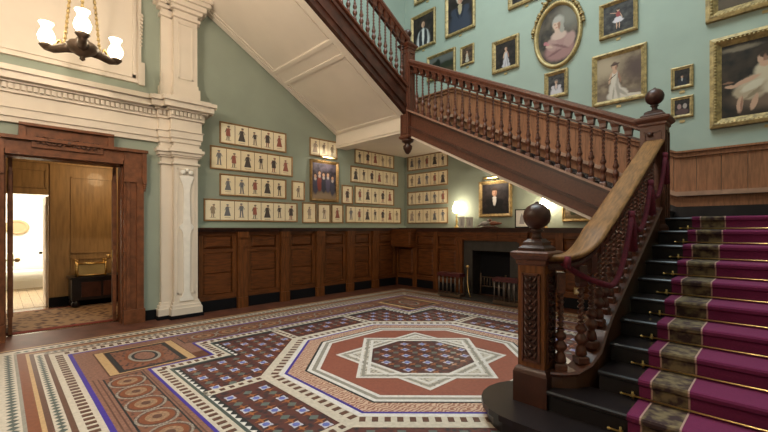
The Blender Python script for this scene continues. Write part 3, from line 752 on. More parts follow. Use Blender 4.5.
# ------------------------------------------------------------------ second flight along the far wall
S2 = .507; FY2 = 5.62
st2 = lambda x: 2.22 + S2 * (-1.962 - x)
sbm = lambda x: 1.745 + S2 * (-1.962 - x)
t = thing('stair_flight', (-3.1, 6.7, LZ), 'upper stair flight along the portrait wall with a moulded mahogany string', 'staircase')
xa, xb = -1.2, -4.98
def strip2(name, z0, z1, y0, y1, mm, xa=xa, xb=xb):
    return MB().prismy([(xa, st2(xa) + z0), (xa, st2(xa) + z1), (xb, st2(xb) + z1), (xb, st2(xb) + z0)], y0, y1).build(name, mm, t)
strip2('string', -.475, -.03, FY2 - .04, FY2 + .05, STAIRW)
strip2('string_cap', -.03, .0, FY2 - .12, FY2 + .09, mat('polished_cap_highlight', (.30, .15, .10), .3, .3, 6, coat=.4))  # lighter colour on the polished cap paints in its highlight line
strip2('cap_bead', -.075, -.03, FY2 - .065, FY2 - .04, STAIRD)
strip2('string_mould', -.345, -.30, FY2 - .085, FY2 - .04, STAIRD)
strip2('lower_fascia', -.475, -.33, FY2 - .055, FY2 - .04, STAIRW)
strip2('soffit', -.52, -.478, FY2 - .03, FY - .02, CREAM2)
n = 13; g = (4.9 - 1.25) / 13
for i in range(n):
    x = -1.25 - i * g; z = LZ + (i + 1) * R_
    MB().box(x + .02, x - g, FY2 + .05, FY - .02, z - .035, z).build('tread', EBONY, t)
    MB().box(x - .02, x, FY2 + .05, FY - .02, z - R_, z - .03).build('riser', EBONY, t)
    MB().box(x + .005, x - g + .02, 6.0, FY - .45, z, z + .008).build('carpet_piece', RUN, t)
t = thing('balustrade', (-3.1, FY2, 2.9), 'twisted baluster railing of the flight along the portrait wall', 'balustrade')
rl = lambda x: 2.85 + .505 * (-1.27 - x)
MB().sweep([(u * .85, v) for u, v in RAILP], [(-1.2, FY2, rl(-1.2)), (-5.0, FY2, rl(-5.0))]).build('handrail', STAIRW, t)
MB().sweep([(-.07, -.03), (.07, -.03), (.07, 0), (-.07, 0)], [(-1.2, FY2, rl(-1.2) - .10), (-5.0, FY2, rl(-5.0) - .10)]).build('rail_fillet', STAIRW, t)
MB().sweep([(-.028, -.022), (.028, -.022), (.028, .006), (-.028, .006)], [(-1.2, FY2, rl(-1.2) - .235), (-5.0, FY2, rl(-5.0) - .235)]).build('sub_rail', STAIRD, t)
bp = []; x = -1.34
while x > -4.92: bp.append((x, FY2, st2(x) - .02, 0)); x -= .145
balustrade(t, bp, .92, 1.0)

# dado along the stair wall
t = thing('trim_7', (-2, FY, LZ), 'boarded wooden dado climbing the wall beside the stairs', 'dado', kind='structure')
dz = lambda x: 2.745 if x > -1.2 else (2.745 + .495 * (-1.2 - x) if x > -5.6 else 4.923)
x = RX; bw = .30
while x > -6.9:
    xn = max(x - (bw if x > -1.0 else .17), -6.9)
    MB().prismy([(x - .003, max(dz(x) - 1.5, 1.4)), (x - .003, dz(x) - .05), (xn + .003, dz(xn) - .05), (xn + .003, max(dz(xn) - 1.5, 1.4))], FY - .025, FY - .0).build('board', DADO, t)
    x = xn
def wallstrip(name, z0, z1, d, mm):
    pts = [(RX, 2.745), (-1.2, 2.745), (-5.6, 4.923), (-6.9, 4.923)]
    for (p, q) in zip(pts, pts[1:]):
        MB().prismy([(p[0], p[1] + z0), (p[0], p[1] + z1), (q[0], q[1] + z1), (q[0], q[1] + z0)], FY - d, FY).build(name, mm, t)
wallstrip('dado_cap', -.03, .0, .09, DADO); wallstrip('dado_mould', -.10, -.03, .055, DADO)
wallstrip('lower_mould', -.73, -.66, .11, mat('mould_painted_sheen', (.40, .21, .13), .4, .3, 6)); wallstrip('skirting', -.90, -.73, .04, DADO)  # lower mould is coloured lighter to stand for reflected daylight
wallstrip('black_skirting', -1.13, -.90, .035, EBONY)

# upper landing and third flight
t = thing('stair_landing', (-6.1, 6.8, 3.5), 'upper quarter landing with cream soffit in the corner', 'landing')
MB().box(WX + .02, -4.95, FY2, FY - .02, 3.42, 3.60).build('landing_slab', CREAM2, t)
MB().box(WX + .02, -5.0, FY2 - .05, FY2 + .28, 3.34, 3.72).box(WX + .02, -5.0, FY2 - .07, FY2 + .34, 3.385, 3.42).build('soffit_beam', CREAM2, t)
MB().box(WX + .02, -4.95, FY2 + .3, FY - .02, 3.60, 3.63).build('landing_floor', EBONY, t)
MB().box(-4.98, -4.9, FY2 + .05, FY - .02, 3.2, 3.62).build('fascia', STAIRW, t)
S3 = .58; X3 = -5.05
sf = lambda y: 4.43 - S3 * (y - 4.25)
t = thing('stair_flight', (-6.1, 4.1, 4.5), 'top stair flight with a panelled cream soffit above the prints', 'staircase')
ya, yb = 5.62, 2.42
def slab3(name, x0, x1, z0, z1, mm, ya=ya, yb=yb):
    return MB().prismx([(ya, sf(ya) + z0), (ya, sf(ya) + z1), (yb, sf(yb) + z1), (yb, sf(yb) + z0)], x0, x1).build(name, mm, t)
slab3('soffit', WX + .02, X3 - .05, 0, .12, CREAM2)
slab3('soffit_edge', X3 - .17, X3 - .03, -.03, .0, CREAM2); slab3('soffit_edge', X3 - .24, X3 - .20, -.018, .0, CREAM2)
slab3('soffit_edge', WX + .02, WX + .13, -.03, .0, CREAM2); slab3('soffit_edge', WX + .17, WX + .21, -.018, .0, CREAM2)
for yc_ in (4.06,):
    for a, b, d in ((-.16, -.10, .03), (-.10, .10, .012), (.10, .16, .03)): slab3('soffit_rib', WX + .13, X3 - .17, -d, 0, CREAM2, yc_ + b, yc_ + a)
slab3('soffit_rib', WX + .13, X3 - .17, -.025, 0, CREAM2, 5.56, 5.50)
slab3('string', X3 - .05, X3 + .05, -.02, .47, STAIRD)
slab3('string_mould', X3 + .05, X3 + .075, .10, .14, STAIRD); slab3('string_mould', X3 + .05, X3 + .08, .36, .42, STAIRD)
slab3('string_cap', X3 - .09, X3 + .10, .47, .505, STAIRW)
for i in range(12):
    y = 5.3 - i * .25; z = sf(y) + .31
    MB().box(WX + .03, X3 - .05, y - .25, y + .02, z - .035, z).build('tread', EBONY, t)
    MB().box(WX + .03, X3 - .05, y - .02, y, z - .145, z - .03).build('riser', EBONY, t)
t = thing('balustrade', (X3, 4.1, 5.0), 'twisted baluster railing of the top stair flight', 'balustrade')
rl3 = lambda y: 5.14 + S3 * (5.6 - y)
MB().sweep([(u * .85, v) for u, v in RAILP], [(X3, 5.60, rl3(5.6)), (X3, yb, rl3(yb))]).build('handrail', STAIRW, t)
MB().sweep([(-.028, -.022), (.028, -.022), (.028, .006), (-.028, .006)], [(X3, 5.60, rl3(5.6) - .235), (X3, yb, rl3(yb) - .235)]).build('sub_rail', STAIRD, t)
bp = []; y = 5.45
while y > 2.5: bp.append((X3, y, sf(y) + .49, 0)); y -= .145
balustrade(t, bp, .92, 1.0)
# gallery over the door side
t = thing('trim_8', (-6.1, 0, 5.4), 'cream gallery ceiling above the doorcase', 'gallery', kind='structure')
MB().box(WX, X3 + .05, BY, 2.42, 5.47, 5.75).box(X3 + .05, RX, BY, -.5, 5.47, 5.75).build('gallery_slab', CREAM2, t)
MB().box(WX, X3 + .05, 2.15, 2.42, 5.42, 5.47).build('soffit_beam', CREAM2, t)

# ------------------------------------------------------------------ pictures
def place(name, wall, a, z, label, cat, group=None):
    # wall 'L': a = Y ; wall 'F': a = X ; local x to the viewer's right, local -y out of the wall
    return thing(name, (WX, a, z) if wall == 'L' else (a, FY, z), label, cat, PI / 2 if wall == 'L' else 0, group)
def local(mb, name, m, parent, **k): return mb.build(name, m, parent, loc=(0, 0, 0), **k)
def frame_ring(w_, h, b, d0, d1, mb=None):
    mb = mb or MB()
    o = [(-w_, -h), (w_, -h), (w_, h), (-w_, h)]; i = [(-w_ + b, -h + b), (w_ - b, -h + b), (w_ - b, h - b), (-w_ + b, h - b)]
    mid = [(-w_ + b * .35, -h + b * .35), (w_ - b * .35, -h + b * .35), (w_ - b * .35, h - b * .35), (-w_ + b * .35, h - b * .35)]
    mid2 = [(-w_ + b * .6, -h + b * .6), (w_ - b * .6, -h + b * .6), (w_ - b * .6, h - b * .6), (-w_ + b * .6, h - b * .6)]
    V = [(x, 0, z) for x, z in o] + [(x, -d1 * .8, z) for x, z in o] + [(x, -d1, z) for x, z in mid] + [(x, -d1 * .72, z) for x, z in mid2] + [(x, -d0, z) for x, z in i] + [(x, 0, z) for x, z in i]
    F = []
    for r in range(5):
        for k in range(4): F.append((r * 4 + k, r * 4 + (k + 1) % 4, (r + 1) * 4 + (k + 1) % 4, (r + 1) * 4 + k))
    return mb.add(V, F)
def fig_mesh(v):
    rnd = random.Random(v)
    cols = [(.08, .065, .06), (.26, .20, .15), (.33, .11, .08), (.17, .17, .19), (.33, .25, .17), (.13, .12, .09), (.42, .33, .26)]
    c1 = cols[v % len(cols)]; c2 = cols[(v * 3 + 1) % len(cols)]
    m = MB(); k = rnd.uniform(.85, 1.1); lean = rnd.uniform(-.008, .008)
    def pl(pts, d, mi): m.prismy([(x * k, z * k) for x, z in pts], -d - .0006, -d, mi)
    ell = lambda cx, cz, rx, rz, n=10: [(cx + rx * math.cos(2 * PI * q / n), cz + rz * math.sin(2 * PI * q / n)) for q in range(n)]
    pl(ell(lean * 2, .075, .015, .018), .0012, 2); pl(ell(lean * 2, .088, .02, .009), .0014, 0)
    if v % 3 == 0: pl([(-.02, .06), (.02, .06), (.028, .0), (.05, -.08), (-.05, -.08), (-.028, 0)], .001, 0)
    elif v % 3 == 1:
        pl([(-.026, .06), (.026, .06), (.024, -.01), (-.024, -.01)], .001, 0)
        pl([(-.022, -.01), (-.002, -.01), (-.008, -.10), (-.026, -.10)], .001, 1); pl([(.002, -.01), (.022, -.01), (.032, -.10), (.014, -.10)], .001, 1)
    else:
        pl([(-.024, .06), (.024, .06), (.035, -.045), (-.03, -.045)], .001, 1); pl([(-.018, -.045), (-.004, -.045), (-.01, -.10), (-.022, -.10)], .001, 0); pl([(.004, -.045), (.02, -.045), (.018, -.10), (.006, -.10)], .001, 0)
    pl([(-.026, .055), (-.018, .055), (-.036, .0), (-.044, .004)], .0014, 0); pl([(.026, .055), (.018, .055), (.04, .01 + .03 * (v % 2)), (.046, .018 + .03 * (v % 2))], .0014, 1)
    pl([(-.045, -.10), (.045, -.10), (.04, -.106), (-.04, -.106)], .0008, 3)
    return m.mesh('figure', [flat(*c1), flat(*c2), flat(.5, .33, .22), flat(.40, .33, .22)])
FIGS = [fig_mesh(i) for i in range(12)]; fi = 0
def print_row(wall, a0, a1, z0, z1, n, label, figs_seed):
    global fi
    f = place('print_frame', wall, (a0 + a1) / 2, (z0 + z1) / 2, label, 'framed prints', 'rows of framed figure prints')
    w_ = (a1 - a0) / 2; h = (z1 - z0) / 2
    local(frame_ring(w_, h, .028, .012, .028), 'frame', FRAMEW, f)
    local(MB().box(-w_ + .01, w_ - .01, -.006, 0, -h + .01, h - .01), 'backing', FRAMEW, f)
    cw = (2 * w_ - .05) / n; pm = MB().box(-cw / 2 + .007, cw / 2 - .007, -.012, -.006, -h + .026, h - .026).mesh('print', PAPER if fi % 2 else PAPER2)
    for i in range(n):
        p = link('print', pm, f, (-w_ + .025 + cw * (i + .5), 0, 0), world=False)
        o = link('figure', FIGS[(figs_seed * 5 + i * 7) % 12], p, (0, -.0115, .012 * math.sin(i * 2 + figs_seed)), world=False); o.scale = (1.35, 1, 1.35); fi += 1
print_row('L', 2.90, 4.28, 3.06, 3.465, 5, 'topmost frame of five prints, next to the pilaster', 1)
print_row('L', 2.73, 4.43, 2.575, 3.00, 6, 'frame of six prints, second row down next to the pilaster', 2)
print_row('L', 2.90, 4.28, 2.10, 2.505, 5, 'frame of five prints, third row down next to the pilaster', 3)
print_row('L', 2.62, 4.55, 1.625, 2.03, 7, 'long frame of seven prints just above the wainscot next to the pilaster', 4)
print_row('L', 4.41, 4.73, 2.085, 2.50, 1, 'single framed print on the pilaster side of the group painting', 5)
print_row('L', 4.86, 5.61, 3.09, 3.49, 3, 'frame of three prints above the group painting', 6)
print_row('L', 4.67, 5.03, 1.605, 2.055, 1, 'single framed print below the group painting, nearest the pilaster', 7)
print_row('L', 5.07, 5.42, 1.61, 2.045, 1, 'single framed print centred below the group painting', 8)
print_row('L', 5.45, 5.79, 1.61, 2.05, 1, 'single framed print below the group painting, nearest the room corner', 9)
print_row('L', 5.75, 6.08, 2.07, 2.515, 1, 'single framed print on the corner side of the group painting', 10)
print_row('L', 6.15, 7.51, 3.065, 3.42, 5, 'topmost frame of five prints beside the room corner, under the soffit', 11)
print_row('L', 6.02, 7.66, 2.60, 2.995, 6, 'frame of six prints, second row down beside the room corner', 12)
print_row('L', 6.15, 7.51, 2.09, 2.53, 5, 'frame of five prints, third row down beside the room corner', 13)
print_row('L', 5.87, 7.78, 1.62, 2.04, 7, 'long frame of seven prints above the wainscot beside the room corner', 14)
kF = FY / 7.8
fz = lambda z: 1.5 + (z - 1.5) * kF
for i, (z0, z1, lb) in enumerate(((3.005, 3.385, 'topmost frame of five prints left of the shelf lamp, under the landing'), (2.555, 2.93, 'second frame down of prints stacked left of the shelf lamp'),
                                  (2.095, 2.45, 'third frame down of prints stacked left of the shelf lamp'), (1.615, 2.005, 'lowest frame of prints beside the shelf lamp'))):
    print_row('F', -7.00 * kF, -5.69 * kF, fz(z0), fz(z1), 5, lb, 15 + i)

PLACES = {}
def canvas_mat(name, a, b, sc=3): return (name, a, b, sc)
CN = [0]
def soft_canvas(bg, shapes, W, H):
    """procedural oil painting: soft ellipses (colour, x, z, rx, rz, angle, softness) in units of half the canvas height"""
    name, a, b, sc = bg; CN[0] += 1
    m = bpy.data.materials.new('oil_painting_%d' % CN[0]); m.use_nodes = True; nt = m.node_tree; N = nt.nodes.new; L = nt.links.new
    bs = nt.nodes['Principled BSDF']; bs.inputs['Roughness'].default_value = .55; bs.inputs['Specular IOR Level'].default_value = .2
    tc = N('ShaderNodeTexCoord'); nz = N('ShaderNodeTexNoise'); nz.inputs['Scale'].default_value = 9 / H; nz.inputs['Detail'].default_value = 3
    L(tc.outputs['Object'], nz.inputs['Vector'])
    sb = N('ShaderNodeVectorMath'); sb.operation = 'SUBTRACT'; sb.inputs[1].default_value = (.5, .5, .5); L(nz.outputs['Color'], sb.inputs[0])
    ml = N('ShaderNodeVectorMath'); ml.operation = 'SCALE'; ml.inputs['Scale'].default_value = .07 * H; L(sb.outputs[0], ml.inputs[0])
    ad = N('ShaderNodeVectorMath'); ad.operation = 'ADD'; L(tc.outputs['Object'], ad.inputs[0]); L(ml.outputs[0], ad.inputs[1])
    n2 = N('ShaderNodeTexNoise'); n2.inputs['Scale'].default_value = sc / (2 * H) * 2; L(tc.outputs['Object'], n2.inputs['Vector'])
    rp = N('ShaderNodeValToRGB'); rp.color_ramp.elements[0].position = .35; rp.color_ramp.elements[1].position = .7
    rp.color_ramp.elements[0].color = (*b, 1); rp.color_ramp.elements[1].color = (*a, 1); L(n2.outputs['Fac'], rp.inputs['Fac'])
    cur = rp.outputs['Color']
    for sh in shapes:
        c, x, z, rx, rz = sh[:5]; an = sh[5] if len(sh) > 5 else 0; so = sh[6] if len(sh) > 6 else .22
        mp = N('ShaderNodeMapping'); mp.vector_type = 'TEXTURE'
        mp.inputs['Location'].default_value = (x * H, 0, z * H); mp.inputs['Rotation'].default_value = (0, an, 0); mp.inputs['Scale'].default_value = (rx * H, 100, rz * H)
        L(ad.outputs[0], mp.inputs['Vector'])
        ln = N('ShaderNodeVectorMath'); ln.operation = 'LENGTH'; L(mp.outputs[0], ln.inputs[0])
        mr = N('ShaderNodeMapRange'); mr.interpolation_type = 'SMOOTHSTEP'
        mr.inputs['From Min'].default_value = 1 - so; mr.inputs['From Max'].default_value = 1 + so; mr.inputs['To Min'].default_value = 1; mr.inputs['To Max'].default_value = 0
        L(ln.outputs['Value'], mr.inputs['Value'])
        mx = N('ShaderNodeMix'); mx.data_type = 'RGBA'; L(mr.outputs['Result'], mx.inputs[0]); L(cur, mx.inputs[6]); mx.inputs[7].default_value = (*c, 1)
        cur = mx.outputs[2]
    L(cur, bs.inputs['Base Color'])
    return m
SK = (.46, .27, .18); SK2 = (.26, .13, .085); HAIR = (.05, .03, .02)
def bust(coat, shirt=(.62, .58, .52), hair=HAIR, x=0, z=-.1, s=1, glow=None):
    dk = tuple(c * .55 for c in coat)
    return ([(glow, x, z + .1, .9, .9, 0, .8)] if glow else []) + [(coat, x, z - .85 * s, .62 * s, .75 * s), (coat, x - .28 * s, z - .22 * s, .28 * s, .2 * s, .5), (coat, x + .28 * s, z - .22 * s, .28 * s, .2 * s, -.5),
            (shirt, x, z - .10 * s, .11 * s, .27 * s), (dk, x - .14 * s, z - .28 * s, .06 * s, .30 * s, -.3), (dk, x + .14 * s, z - .28 * s, .06 * s, .30 * s, .3), (shirt, x, z + .06 * s, .13 * s, .07 * s),
            (hair, x, z + .42 * s, .20 * s, .23 * s), (SK, x, z + .34 * s, .14 * s, .20 * s), (SK2, x + .08 * s, z + .32 * s, .05 * s, .15 * s, 0, .5), (hair, x, z + .53 * s, .16 * s, .07 * s),
            (SK2, x - .055 * s, z + .38 * s, .03 * s, .018 * s), (SK2, x + .055 * s, z + .38 * s, .03 * s, .018 * s), (SK2, x, z + .23 * s, .045 * s, .016 * s)]
def lady(dress, x=0, hair=HAIR, s=1, train=0, z=-.1):
    sh = tuple(c * .6 for c in dress)
    o = [(dress, x, z - .58 * s, .27 * s, .18 * s), (dress, x, z - .36 * s, .20 * s, .30 * s), (dress, x, z - .05 * s, .13 * s, .22 * s), (dress, x, z + .16 * s, .14 * s, .16 * s)]
    if train: o += [(dress, x + .18 * s, z - .52 * s, .26 * s, .20 * s, .5), (dress, x + train * s, z - .66 * s, .42 * s, .07 * s, .08), (sh, x + .22 * s, z - .48 * s, .05 * s, .25 * s, -.8, .5)]
    o += [(sh, x + .10 * s, z - .38 * s, .05 * s, .32 * s, -.15, .5), (sh, x - .05 * s, z - .5 * s, .03 * s, .22 * s, .1, .5), (sh, x + .10 * s, z + .08 * s, .04 * s, .2 * s, 0, .5),
          (SK, x, z + .31 * s, .08 * s, .08 * s), (SK, x - .15 * s, z + .1 * s, .04 * s, .2 * s, .25), (SK2, x + .15 * s, z + .08 * s, .04 * s, .2 * s, -.2),
          (hair, x, z + .54 * s, .12 * s, .13 * s), (SK, x - .015 * s, z + .48 * s, .08 * s, .105 * s), (SK2, x + .045 * s, z + .46 * s, .03 * s, .08 * s, 0, .5)]
    return o
def painting(wall, a0, a1, z0, z1, b, label, cm, shapes, plaque=True, d=.06, fm=None, cat='painting', light=False, name='painting'):
    f = place(name, wall, (a0 + a1) / 2, (z0 + z1) / 2, label, cat)
    W, H = (a1 - a0) / 2, (z1 - z0) / 2
    fm = fm or GOLD
    fr = local(frame_ring(W, H, b, .022, d), 'frame', fm, f)
    bd = MB(); k = int(W * 2 / .05)
    for e in (-1, 1):
        for i in range(k): bd.ball((-W + b * .5 + (2 * W - b) * i / max(1, k - 1), -d * .80, e * (H - b * .48)), b * .14, 6)
        kk = int(H * 2 / .05)
        for i in range(1, kk - 1): bd.ball((e * (W - b * .48), -d * .80, -H + b * .5 + (2 * H - b) * i / max(1, kk - 1)), b * .14, 6)
    local(bd, 'beading', GOLDP, fr, kind='stuff')
    local(MB().box(-W + b * .9, W - b * .9, -.02, 0, -H + b * .9, H - b * .9), 'canvas', soft_canvas(cm, shapes, W - b, H - b), f)
    if plaque: local(MB().box(-.035, .035, -.012, 0, -H - .075, -H - .035), 'plaque', GOLDP, f)
    if light:
        lm = MB().tube([(0, -.02, H), (0, -.10, H + .06), (0, -.17, H + .05)], .008, 6)
        local(lm, 'light_arm', BRASS, f); local(MB().tube([(-.2, -.17, H + .05), (.2, -.17, H + .05)], .022, 8), 'light_tube', BRASS, f)
    return f
FP = lambda x0, x1, z0, z1: (x0 * kF, x1 * kF, fz(z0), fz(z1))
DK = canvas_mat('dark', (.035, .025, .02), (.012, .009, .008)); BRN = canvas_mat('brown', (.10, .06, .035), (.03, .018, .013)); SEP = canvas_mat('sepia', (.26, .185, .12), (.115, .075, .05)); GRY = canvas_mat('grey', (.075, .065, .06), (.022, .019, .019))
LAND = [((.20, .20, .18), 0, .8, 3, .55, 0, .5), ((.035, .04, .02), -.7, .05, .6, .5), ((.045, .05, .025), .7, -.1, .8, .35), ((.11, .08, .04), 0, -.8, 3, .4, 0, .4), ((.02, .025, .015), -.4, .25, .3, .5)]
painting('F', *FP(-6.75, -5.9, 7.32, 8.3), .08, 'gilt framed painting hung highest above the upper newel', BRN, LAND)
painting('F', *FP(-6.86, -6.06, 6.12, 7.02), .075, 'portrait of a figure in a white shirt and dark waistcoat behind the upper newel', DK,
         [((.50, .49, .48), 0, -.75, .55, .8), ((.50, .49, .48), 0, -.2, .42, .28), ((.025, .025, .03), -.2, -.55, .18, .65), ((.025, .025, .03), .2, -.55, .18, .65), ((.58, .56, .53), 0, -.35, .10, .55), (HAIR, 0, .48, .2, .25), (SK, 0, .40, .14, .2), (SK2, .07, .38, .05, .15, 0, .5)])
painting('F', *FP(-5.75, -4.92, 6.11, 7.4), .08, 'portrait of a white-haired figure in a dark blue coat', DK, bust((.035, .04, .06), (.36, .28, .17), (.46, .42, .36), 0, -.05, .85))
painting('F', *FP(-6.32, -5.46, 5.2, 5.82), .07, 'wide dark landscape painting partly hidden by the stair rail', DK, [(tuple(c * .5 for c in q[0]),) + q[1:] for q in LAND])
painting('F', *FP(-5.32, -4.95, 5.3, 5.75), .05, 'tiny gilt framed picture of a pale figure beside the dark landscape', BRN, lady((.42, .37, .30), 0, s=1.1), d=.045)
painting('F', *FP(-4.48, -3.86, 4.88, 5.58), .085, 'gilt framed picture of a standing lady in a pale gown on a dark ground', DK, lady((.44, .40, .41), .05, s=1.25, z=-.15))
painting('F', *FP(-4.1, -3.3, 6.15, 6.95), .09, 'carved gilt frame hung above and left of the oval portrait', DK, bust((.04, .03, .035)))
painting('F', *FP(-3.32, -2.87, 4.05, 4.57), .075, 'small gilt framed half-length lady below the oval portrait', GRY, bust((.46, .40, .40), (.46, .32, .26), (.16, .12, .1), 0, -.1, .95))
painting('F', *FP(-2.44, -1.59, 3.70, 4.63), .085, 'sepia picture of a lady in a long white dress with a hat', SEP,
         [((.36, .27, .18), -.55, .55, .6, .5, 0, .7), ((.09, .055, .045), .75, .2, .5, .5, 0, .7), ((.16, .11, .08), 0, -.9, 1.5, .25, 0, .5)] + lady((.52, .43, .35), -.15, (.12, .07, .05), 1.25, .5, -.12) + [((.08, .045, .035), -.14, .60, .20, .05, -.15), ((.07, .04, .035), -.26, .02, .22, .02, -.6)])
painting('F', *FP(-2.32, -1.72, 4.89, 5.52), .07, 'gilt framed painting of a dancer in a white skirt and red bodice', GRY,
         [((.55, .48, .50), 0, -.08, .24, .18), ((.55, .48, .50), 0, -.2, .34, .14), ((.26, .05, .05), 0, .25, .14, .2), (SK, 0, .56, .09, .12), (HAIR, .01, .63, .1, .08), (SK, -.09, -.52, .035, .25), (SK, .08, -.52, .035, .25), (SK, -.3, .42, .22, .03, .3), (SK, .2, .12, .03, .2, -.4)])
painting('F', *FP(-1.26, -.97, 3.73, 4.08), .05, 'upper of two tiny gilt pictures above the landing newel', DK, bust((.02, .02, .026), (.26, .26, .26), HAIR, 0, -.2, .8), d=.04)
painting('F', *FP(-1.26, -.97, 3.26, 3.6), .05, 'lower of two tiny gilt pictures above the landing newel', DK, [((.28, .17, .15), -.3, .1, .22, .35), ((.32, .26, .23), .3, .1, .22, .35), ((.09, .05, .045), 0, -.6, .7, .4)], d=.04)
painting('F', *FP(-.77, .5, 3.01, 4.36), .14, 'large gilt framed painting of a reclining figure in cream draperies', canvas_mat('deep', (.05, .032, .02), (.014, .011, .009)),
         [((.17, .13, .09), -.55, .86, .4, .07, 0, .5), ((.14, .09, .06), .1, -.55, .75, .3, 0, .5), ((.42, .33, .23), -.10, -.20, .55, .28, -.15), ((.46, .37, .26), .02, .12, .28, .26, .3), ((.36, .27, .18), -.40, -.42, .30, .16, .3), ((.50, .42, .31), -.30, -.22, .26, .10, -.5), ((.24, .17, .11), .05, -.28, .35, .06, -.5, .5), ((.22, .16, .10), -.25, -.40, .28, .04, -.7, .5), ((.44, .35, .25), .3, -.32, .4, .2),
          (SK, -.42, -.06, .28, .06, -.35), (SK, -.72, -.16, .14, .045, .1), (SK, -.10, .46, .095, .13), (HAIR, -.06, .56, .11, .09), (SK2, -.05, .44, .04, .1, 0, .5), (SK, -.06, .30, .10, .08), (SK, -.55, -.68, .065, .22, .1), (SK, -.26, -.66, .065, .22, .25), (SK2, -.52, -.7, .025, .2, .1, .5), ((.20, .10, .06), -.80, -.04, .12, .03)], d=.09)
painting('F', *FP(-.82, .5, 4.64, 6.0), .15, 'large gilt framed dark painting above the reclining figure', DK, [((.05, .04, .03), .2, -.1, .6, .6, 0, .6), ((.10, .07, .045), 0, -.85, 1.5, .25, 0, .5)], d=.09)
pf = painting('F', *FP(-4.81, -4.02, 1.74, 2.54), .075, 'portrait of a figure in a black coat and white cravat above the fireplace', canvas_mat('portrait', (.045, .036, .036), (.02, .016, .017)), bust((.014, .013, .015), (.66, .63, .6), (.035, .02, .015), -.05, .0, 1.2), plaque=False, light=True)
area('picture_light', (-4.41 * kF, FY - .22, fz(2.54) + .045), .36, 5, (1, .88, .70), (math.radians(55), 0, 0), .05)
painting('F', *FP(-2.98, -2.42, 1.62, 1.95), .06, 'small gilt framed picture under the sloping stair soffit', SEP, LAND, plaque=False, d=.04)
grp = []
for x, z, c in ((-.62, .25, (.07, .07, .11)), (-.34, .42, (.22, .06, .05)), (-.06, .34, (.05, .05, .07)), (.24, .36, (.10, .09, .14)), (.56, .2, (.07, .07, .1))):
    grp += [(c, x, z - .55, .16, .45), ((.42, .37, .34), x, z - .15, .08, .10), (HAIR, x, z + .08, .10, .09), (SK, x, z, .08, .10)]
painting('L', 4.86, 5.635, 2.09, 3.015, .065, 'dark group painting of several figures among the small prints', canvas_mat('group', (.10, .08, .10), (.025, .02, .025)),
         [((.30, .22, .15), 0, -.95, 1.5, .35, 0, .5)] + grp, plaque=False, light=True, fm=mat('bronze_gilt', (.34, .20, .07), .4, .4, 12, metal=.4))
area('picture_light', (WX + .22, 5.25, 3.06), .36, 4, (1, .90, .74), (math.radians(55), 0, PI / 2), .05)

# oval portrait
f = place('oval_portrait', 'F', -3.07 * kF, fz(5.27), 'oval portrait of a lady in pink with an ornate carved gilt frame', 'painting')
RXo, RZo = .47, .66
def ell(rx, rz, y, n=40): return [(rx * math.cos(2 * PI * k / n), y, rz * math.sin(2 * PI * k / n)) for k in range(n)]
q = MB().loft([ell(RXo, RZo, 0), ell(RXo, RZo, -.05), ell(RXo - .035, RZo - .035, -.08), ell(RXo - .06, RZo - .06, -.055), ell(RXo - .085, RZo - .085, -.02), ell(RXo - .085, RZo - .085, 0)][::-1], 0, True, cap=False)
fr = local(q, 'frame', GOLDP, f)
q = MB()
for k in range(60):
    a = 2 * PI * k / 60; q.ball(((RXo - .018) * math.cos(a), -.068, (RZo - .018) * math.sin(a)), .012, 6)
local(q, 'beading', GOLD, fr, kind='stuff')
q = MB(); rnd = random.Random(3)
for k in range(44):
    a = math.radians(8 + 164 * k / 43); b = .0; e = .16 * math.exp(-((a - PI / 2) / .5) ** 2)
    q.ball(((RXo + .03 + e * .3) * math.cos(a), -.05, (RZo + .03 + e * (.3 + .6 * rnd.random())) * math.sin(a)), .026 + .024 * rnd.random(), 7)
for s in (-1, 1):
    for j in range(9): q.ball((s * (.05 + .03 * j), -.06, RZo + .14 - .012 * j + .03 * math.sin(j * 1.7)), .032 - .001 * j, 7)
local(q, 'carved_crest', GOLD, fr, kind='stuff')
local(MB().prismy([(p[0], p[2]) for p in ell(RXo - .08, RZo - .08, 0)], -.02, 0), 'canvas', soft_canvas(canvas_mat('oval', (.12, .09, .065), (.03, .024, .02)),
      [((.17, .15, .12), .40, .55, .4, .4, 0, .7), ((.27, .14, .13), .06, -.55, .50, .34), ((.30, .17, .155), .12, -.25, .38, .28, .2), ((.33, .20, .175), -.20, -.30, .18, .22, -.4), ((.33, .20, .175), .40, -.28, .17, .26, .4), ((.46, .32, .26), .04, -.03, .26, .15), ((.47, .32, .25), .0, .12, .085, .12),
       ((.30, .27, .23), .03, .44, .20, .23), ((.28, .25, .21), .14, .22, .08, .2, -.2), ((.50, .33, .25), -.03, .33, .125, .165), (SK2, .06, .31, .045, .13, 0, .5), (SK2, -.075, .37, .03, .016), (SK2, .025, .37, .03, .016), ((.36, .12, .10), -.03, .25, .04, .016), ((.34, .30, .26), .0, .53, .15, .10), ((.18, .09, .085), .1, -.42, .3, .04, .5, .5), ((.17, .085, .08), -.1, -.6, .25, .04, -.3, .5),
       ((.38, .14, .15), -.42, -.18, .07, .06), ((.42, .17, .17), -.33, -.25, .05, .05), ((.44, .29, .23), -.28, -.34, .13, .045, .3)], RXo - .085, RZo - .085), f)
local(MB().box(-.05, .05, -.03, 0, -RZo - .07, -RZo - .02), 'plaque', GOLDP, f)

